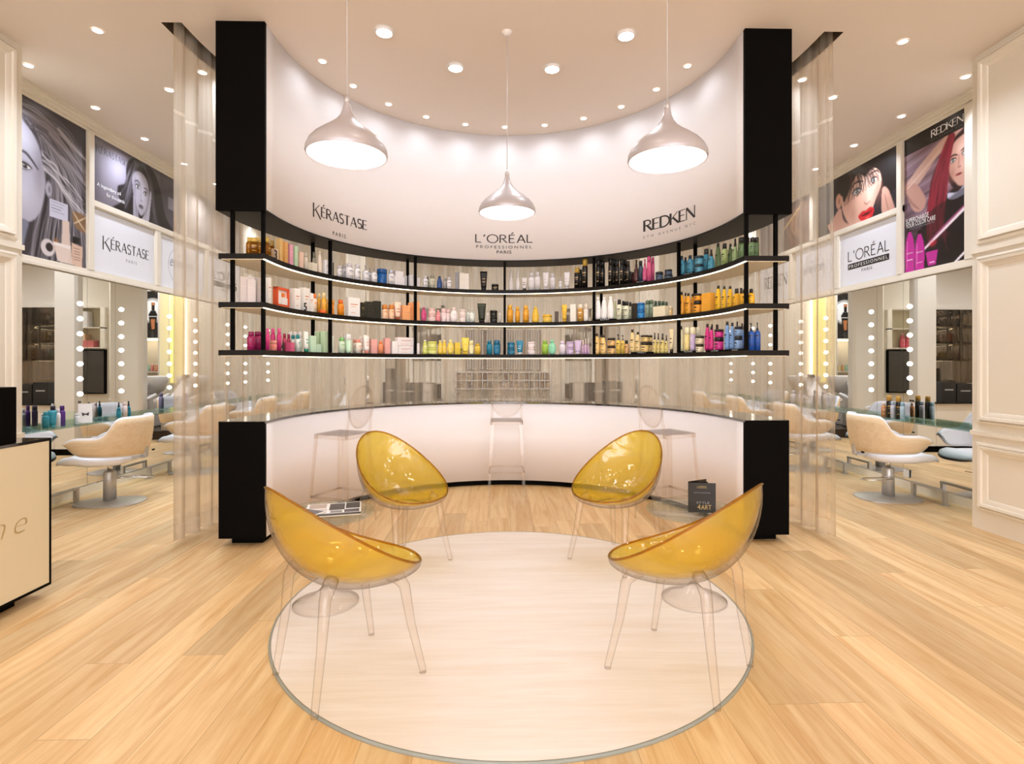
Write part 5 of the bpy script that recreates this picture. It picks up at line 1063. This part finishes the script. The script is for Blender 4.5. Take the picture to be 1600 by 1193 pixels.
for i, (x, y, z, lb) in enumerate(((-.885, 2.96, 2.475, 'silver grey onion-shaped pendant lamp hanging at the left'), (0.0, 4.12, 2.49, 'silver grey onion-shaped pendant lamp hanging at the centre'), (.875, 2.99, 2.475, 'silver grey onion-shaped pendant lamp hanging at the right'))):
    o = pl if i == 0 else copy_tree(pl); o.location = (x, y, z); tag(o, lb, 'lamp', 'pendant lamps')
    if i != 1:
        for ch in o.children:
            if ch.name.startswith('cord') or ch.name.startswith('canopy'): ch.location.z = ZC-z-(ZC-2.49)
    sp_ = spot('pendant_light', (x, y, z+.003), P_PEND, 150, .8, NEUT, .18)

# ============================================================ recessed ceiling lights
def dlight(name, x, y, r, label, group, proud=0.0, power=0, target=None, ang=100, col=NEUT):
    o = thing(name, label, 'ceiling light', (x, y, ZC-.001), group=group)
    if proud:
        MB().lathe([(r*1.35, 0), (r*1.35, -.002)], 28).lathe([(r*1.12, 0), (r*1.12, -proud)], 28, cap=False).lathe([(r*1.12, -proud), (r, -proud)], 28, cap=False).build('ring', WHITEM, o)
        MB().lathe([(r, -proud+.001), (.0, -proud+.001)], 28, cap=False).build('lens', LENSM, o)
    else:
        MB().lathe([(r*1.25, -.0), (r*1.25, -.003), (r, -.004)], 24, cap=False).build('ring', WHITEM, o)
        MB().lathe([(r, -.003), (.0, -.003)], 24, cap=False).build('lens', LENSM, o)
    if power: spot('ceiling_lamp_light', (x, y, ZC-.03-proud), power, ang, .95, col, .03, target)
    return o
DIRW = ['leftmost', 'second from left', 'third from left', 'fourth from left', 'fifth from left', 'middle', 'fifth from right', 'fourth from right', 'third from right', 'second from right', 'rightmost']
for i in range(11):
    a = math.radians(90+15.4*(5-i)); x, y = 1.575*math.cos(a), YC+1.575*math.sin(a)
    dlight('downlight', x, y, .026, 'small round downlight in the arc along the curved header, %s' % DIRW[i], 'downlights in an arc along the curved header', 0, P_WASH, (2.1*math.cos(a), YC+2.1*math.sin(a), 2.3), 150, col=CLN)
for i, (x, y, nm) in enumerate(((-.93, 4.12, 'front left'), (.91, 4.12, 'front right'), (-.43, 4.6, 'back left'), (.39, 4.6, 'back right'))):
    dlight('downlight', x, y, .058, 'large round ceiling light with raised rim above the disc area, %s of four' % nm, 'four large ceiling lights', .022, P_BIG, None, 150, CLN)
for s in (-1, 1):
    for row, (xr, ys) in enumerate(((4.04, (4.67, 5.43, 6.17, 6.93, 7.7, 8.5, 9.4)), (3.10, (4.17, 5.06, 5.95, 6.85, 7.75, 8.7)), (2.63, (4.75,)), (2.95, (2.9, 1.4, -.3)))):
        for k, y in enumerate(ys):
            if row == 3 and s < 0: y += .02
            dlight('downlight', s*xr, y, .033, 'small round downlight on the %s ceiling, row %s, %s from the front' % (SIDE[s], ['by the mirror wall', 'over the aisle', 'beside the curtain', 'over the front area'][row], ORD[k]), 'small downlights on the %s ceiling' % SIDE[s], 0, (P_SMALL if row < 3 else 14) if (k % 2 == 0 or row == 3) else 0, None, 135, SIDEC if row < 3 else FRONTC)
for i, (x, y) in enumerate(((-1.2, 1.0), (1.2, 1.0), (0, 2.0), (0, -.6))):
    dlight('downlight', x, y, .058, 'large ceiling light over the entrance area, number %s' % ORD[i], 'entrance ceiling lights', .022, P_BIG*.7, None, 140, FRONTC)
for i, x in enumerate((-1.9, 0, 1.9)):
    for y in (7.2, 10.6 if x else 9.3): dlight('downlight', x, y, .033, 'small added fill downlight over the back area, x'[:-3]+(' near curtain' if y < 8 else ' near wash area')+', '+['left', 'middle', 'right'][i], 'added back area fill downlights', 0, P_BACK_FILL if y > 8 else P_BACK_FILL*.8, None, 130, CLN)  # unseen lamps added so the back looks bright through the curtain

# ============================================================ the back of the salon (seen through the curtain and in the mirrors)
m = MB(); m.box(-1.95, 8.62, 0, 1.95, 8.78, ZC-.001); struct('wall_island', m, CREAM)
for s in (-1, 1): struct('wall_island_'+SIDE[s], MB().box(s*2.055, 8.1, .09, s*2.34, 8.17, ZC-.001), CREAM); struct('baseboard_island_'+SIDE[s], MB().box(s*2.055, 8.095, 0, s*2.345, 8.175, .09), BLACK)
cb = thing('colour_bar', 'cream back counter with black edge and plinth behind the sheer curtain', 'counter', (0, 8.35, 0))
def E(mb): return shift(mb, 0, -8.35, 0)
E(MB().box(-2.05, 8.1, .09, 2.05, 8.61, .735)).build('body', CREAM, cb); E(MB().box(-2.053, 8.07, .735, 2.08, 8.61, .765)).build('counter_top', BLKG, cb); E(MB().box(-2.05, 8.08, 0, 2.05, 8.6, .09)).build('plinth', BLACK, cb)
for s in (-1, 1):
    mr = thing('wall_mirror', 'wide mirror over the back counter, %s of the colour chart' % SIDE[s], 'mirror', (s*1.42, 8.6, .80)); MB().box(-.44, .0, 0, .44, .015, 1.42).build('mirror_glass', TINTM, mr)
    for (x0, z0, x1, z1) in ((-.49, 1.42, .49, 1.47), (-.49, -.03, -.44, 1.47), (.44, -.03, .49, 1.47)): MB().box(x0, -.02, z0, x1, .015, z1).build('frame', CREAM, mr)
    for j, (x, w_, h) in enumerate(((s*1.72, .22, .30), (s*1.46, .26, .27), (s*1.16, .13, .27))):
        b = thing('storage_box', 'dark box on the back counter behind the curtain, %s of three on the %s' % (['outer', 'middle', 'inner'][j], SIDE[s]), 'box', (x, 8.38, .765)); MB().box(-w_/2, -.12, 0, w_/2, .12, h).build('box_body', C('2c2824') if j < 2 else C('d8d0c8'), b); MB().box(-w_*.3, -.125, h*.55, w_*.3, -.12, h*.62).build('handle', STEEL, b)
cc = thing('colour_chart', 'white framed rack of cubbies and hair colour swatches behind the curtain', 'rack', (0, 8.6, .78))
m = MB()
for i in range(19): x = -.74+1.48*i/18; m.box(x-.006, -.05, .17, x+.006, 0, .43)
for z in (.17, .30, .43): m.box(-.746, -.05, z-.008, .746, 0, z+.008)
m.box(-.76, -.02, 0, -.74, 0, 1.1).box(.74, -.02, 0, .76, 0, 1.1); m.build('cubby_frame', WHITEM, cc)
for j in range(2):
    for i in range(18):
        x = -.74+1.48*(i+.5)/18; MB().box(x-.022, -.035, .185+.13*j, x+.022, -.005, .265+.13*j).build('hair_sample', C(['7d5a44', 'a88a6a', '5c4638', 'c0a888'][(i*3+j) % 4]), cc)
m = MB(); 
for j in range(22):
    for i in range(30):
        if i % 8 == 7: continue
        x = -.56+1.12*i/29; z = .48+.028*j; m.box(x-.012, -.012, z, x+.012, 0, z+.016)
m.build('swatch_grid', C('f2eeea'), cc); MB().box(-.60, -.004, .46, .60, 0, 1.10).build('swatch_board', C('7a6a5c'), cc); MB().box(-.735, -.004, .175, .735, -.001, .425).build('cubby_back', C('8a7a68'), cc)
struct('wall_back_panel', MB().box(-1.5, 10.0, 0, 1.5, 10.1, ZC-.001), CREAM)
for s in (-1, 1):
    SD = SIDE[s]
    struct('trim_%d' % (6 if s < 0 else 7), MB().box(s*1.80, 9.6, 0, s*2.36, 9.72, ZC-.001), CREAM)
    tv = thing('television', 'black wall screen between shelf niche and wash area, %s side' % SD, 'television', (s*1.12, 9.998, .80)); MB().box(-.34, -.05, 0, .34, 0, .80).build('frame', BLACK, tv); MB().box(-.32, -.053, .02, .32, -.05, .78).build('screen', BLKG, tv)
    nc = thing('wall_niche', 'open cream shelf unit above the black screen, %s side' % SD, 'shelf', (s*1.12, 9.998, 1.62))
    for z in (0, .36, .72): MB().box(-.34, -.16, z, .34, 0, z+.02).build('shelf_board', CREAM, nc)
    for x in (-.34, .33): MB().box(x, -.16, .02, x+.01, 0, .72).build('side_panel', CREAM, nc)
    MB().box(-.33, -.006, .02, .33, 0, .72).build('niche_back', pm('niche_back', 'c9bd9e', .6), nc)
    if s < 0:
        b = thing('display_box', 'white labelled box on the upper niche shelf', 'box', (s*1.05, 9.92, 2.0005)); MB().box(-.17, -.06, 0, .17, .06, .28).build('box_body', WHITEM, b); place2d(fit2d(font2d('HAIR'), -.08, .08, .13, .16), lambda u, v: (u, -.061, v), 'lettering', INKG, b)
        for j, (x, z, c_) in enumerate(((-.85, 1.64, 'e08a84'), (-1.1, 1.64, 'dc7c78'), (-.95, 1.76, 'e8c8a0'))):
            b = thing('gift_box', ['pink box at right on the lower niche shelf', 'darker pink box at left on the lower niche shelf', 'beige box stacked on the pink boxes'][j], 'box', (x-.1, 9.92, z+.0005)); MB().box(-.12, -.06, 0, .12, .06, .10).build('box_body', C(c_), b); MB().box(-.125, -.065, .10, .125, .065, .12).build('lid', C(c_), b)
    else:
        for j in range(3): product('cone', .09, .27, 'e86a78', 'f4c0c4', label='large pink bottle in the lower niche, %s from the middle' % ORD[j], group='pink bottles in the niche').location = (1.0+.1*j, 9.92, 1.6405)
    # wash area
    x0, x1 = s*1.5, s*2.75
    struct('trim_%d' % (8 if s < 0 else 9), MB().box(s*1.0, YB-.30, 1.17, s*1.82, YB-.001, 1.19).box(s*1.0, YB-.30, 1.84, s*1.82, YB-.001, 1.86).box(s*1.82, YB-.32, 0, s*1.85, YB-.001, ZC-.001), WHITEM)
    gl = thing('lit_panel', 'glowing yellow lit wall panel beside the wash basin on the %s' % SD, 'light', (s*2.03, YB-.002, .95)); MB().box(-.15, -.02, 0, .15, 0, 1.9).build('panel', pm('yellow_panel', 'ece08c', .4, emit=.55, ecol='f4e690'), gl); MB().box(s*.15, -.05, 0, s*.17, 0, 1.9).build('light_tube', LEDM, gl)
    nl = thing('niche_light', 'white glowing strip at the top of the bottle ledge on the %s' % SD, 'light', (s*1.5, YB-.2, 1.81)); MB().box(-.29, -.03, 0, .29, .03, .028).build('tube', LEDM, nl)
    struct('platform_'+SD, MB().box(s*1.52, 9.74, 0, s*3.0, YB-.001, .15), pm('dark_stone', '3c2f28', .2, noise=.35, nscale=7))
    cv = Cv(70, 120, '17130f', .58)
    for _ in range(900): cv.a[RNG.randint(120), RNG.randint(70)] = np.array(lin('6a5f56'))*(.2+.8*RNG.rand())
    cv.ell(.45, .42, .52, .30, '0c0a09', 1, .08); cv.ell(.45, .42, .50, .285, 'b8b2ac', 1, .1); cv.ell(.47, .42, .40, .23, 'fbf8f4', 1, .08)
    cv.poly([(.27, .50), (.34, .42), (.52, .42), (.60, .50), (.53, .86), (.34, .86)], '15100d', 1, 1, False); cv.poly([(.36, .60), (.52, .60), (.48, .82), (.38, .82)], 'c47c4c', 1, 1, False); cv.rect(.37, .24, .49, .42, '201612'); cv.rect(.36, .24, .50, .30, 'c07c50'); cv.rect(.28, .53, .6, .55, 'd8d4d0'); cv.rect(.72, .36, .9, .375, 'c89a6a'); cv.stroke([(.45, .86), (.45, 1.0)], .03, '5c5650', .5)
    po = thing('poster', 'black poster of a bottle in a white circle above the wash area, %s' % SD, 'poster', (s*1.5, YB-.002, 1.87)); MB().box(-.27, -.015, 0, .27, 0, .95).build('board', BLACK, po)
    cv.emit('print', pmat, lambda u, v: (-.265+.53*u, -.017, .945-.94*v), po)
    for j in range(7):
        c_ = ['f0c890', 'e8a070', 'e88a80', 'a8d0b8', 'e0b070', 'f0d8a0', '2a2420'][j]; product('bottle', .06, .17, c_, 'f0e8e0', label='small bottle on the lit ledge of the %s wash area, %s from left' % (SD, ORD[j]), group='bottles on the lit ledge').location = (s*1.52-.24+.08*j, YB-.14, 1.1905)
    for k, xx in enumerate((1.95, 2.75)):
        wb = thing('wash_unit', 'white backwash chair with tilted basin on the %s platform, %s' % (SD, ['inner', 'outer'][k]), 'wash unit', (s*xx, 10.35, .15))
        MB().box(-.12, -.1, 0, .12, .25, .62).build('pedestal', WHITEM, wb, bevel=.02)
        MB().lathe([(.10, .60), (.22, .68), (.29, .86), (.31, .95), (.29, .96), (.25, .88), (.12, .76), (.0, .74)], 28, cap=False, sy=.85).build('basin', WHITEM, wb).location = (0, .12, 0)
        MB().tube([(0, -.12, .86), (0, -.3, .62), (0, -.62, .42), (0, -.78, .38)], [.10, .17, .2, .19], 14, flat=.28).build('recliner', WHITEL, wb); MB().tube([(-.28, -.2, .62), (-.29, -.45, .56), (-.28, -.6, .54)], .03, 8).build('armrest', WHITEL, wb); MB().tube([(.28, -.2, .62), (.29, -.45, .56), (.28, -.6, .54)], .03, 8).build('armrest', WHITEL, wb)
        MB().box(-.18, -.6, 0, .18, -.1, .30).build('foot_base', STEEL, wb, bevel=.02)
        MB().lathe([(.06, .93), (.07, .96), (.05, .99)], 14).build('neck_rest', BLACK, wb).location = (0, -.13, 0)

# ============================================================ things standing on the glass shelves along the mirrors
def onglass(s, px):
    """point on the glass shelf seen at px"""
    x = s*(XW-.17); t = (px-800)/F
    # x = CX + d*(t*cos + sin), solve for d
    d = (x-CX)/(t*math.cos(TH)+math.sin(TH)); return x, d*math.cos(TH)-t*d*math.sin(TH)
for px, kd, wd, h, b_, c_, lb in ((71.5, 'bottle', .05, .15, '2a8aa0', '3a9ab0', 'teal bottle at the left end of the group on the left glass shelf'), (82, 'tube', .065, .155, '2a94a8', '46a8ba', 'teal squeeze tube on the left glass shelf'), (86.5, 'can', .045, .19, '34204c', '241634', 'dark violet bottle behind the teal tube'),
        (90.5, 'bottle', .04, .165, 'f4eef0', 'e8e0e4', 'white pink bottle beside the purple bottle'), (97, 'bottle', .05, .19, '5a2c86', '4a2070', 'purple bottle on the left glass shelf'), (120, 'can', .045, .10, 'f0ecec', 'e0dcdc', 'small white tub beside the white card'),
        (185.5, 'spray', .045, .17, '1f8a9c', '14262c', 'teal spray bottle near second mirror on the left glass shelf'), (195, 'bottle', .05, .16, 'f2e0dc', 'e8d4d0', 'pale pink bottle between teal bottles'), (201, 'spray', .045, .17, '1a7e94', '14262c', 'teal spray bottle right of the pale pink bottle'), (290, 'bottle', .07, .2, '8f88a8', '7c7498', 'grey violet bottle behind the left sheer curtain')):
    x, y = onglass(-1, px); o = product(kd, wd, h, b_, c_, label=lb); o.location = (x-(.075 if 'violet bottle behind' in lb and 'dark' in lb else 0), y+(.065 if 'violet bottle behind' in lb and 'dark' in lb else 0), .7635); o.rotation_euler = (0, 0, .6)
for px, kd, wd, h, b_, c_, lb in ((1381, 'bottle', .05, .16, 'd8935c', 'f0dcc8', 'copper bottle on the right glass shelf'), (1389.5, 'can', .055, .24, '1a1512', 'c09038', 'left black can with gold cap on the right glass shelf'), (1395, 'can', .045, .18, 'dcd8e0', 'b8c4d0', 'silver can between the gold capped cans'),
        (1404, 'can', .055, .24, '1a1512', 'c09038', 'right black can with gold cap on the right glass shelf'), (1410, 'can', .045, .18, 'b8ccd4', '9cb8c4', 'pale blue can at the right of the group'), (1240, 'bottle', .07, .2, 'd8d4d8', 'c8c4c8', 'grey white bottle behind the right sheer curtain, left one'), (1252, 'bottle', .07, .2, 'd8d4d8', 'c8c4c8', 'grey white bottle behind the right sheer curtain, right one')):
    x, y = onglass(1, px); o = product(kd, wd, h, b_, c_, label=lb); o.location = (x, y, .7635); o.rotation_euler = (0, 0, -.6)
x, y = onglass(-1, 133); cdn = thing('display_card', 'white folded card with small dark butterfly picture on the left glass shelf', 'card', (x, y, .7635), .75)
for sg in (-1, 1):
    MB().box(-.055, -.001, 0, .055, .001, .19, Matrix.Translation((0, .03*sg, 0)) @ Matrix.Rotation(sg*.155, 4, 'X')).build('card_leaf', WHITEM, cdn)
MB().add([(u*.03, -.033+.0155*0+.0, .085+v*.02) for u, v in ((-1, 1), (0, .2), (1, 1), (.8, -.9), (0, -.2), (-.8, -.9))], [(0, 5, 4, 1), (1, 4, 3, 2)]).build('print', C('4a3a40'), cdn).location = (0, .008, 0)
x, y = onglass(-1, 107); o = thing('brochure_holder', 'small clear sheet holder beside the white card', 'holder', (x, y, .7635), .8); MB().box(-.05, -.01, 0, .05, .01, .004).box(-.05, -.001, .004, .05, .001, .13).build('sheet', GLASS, o)
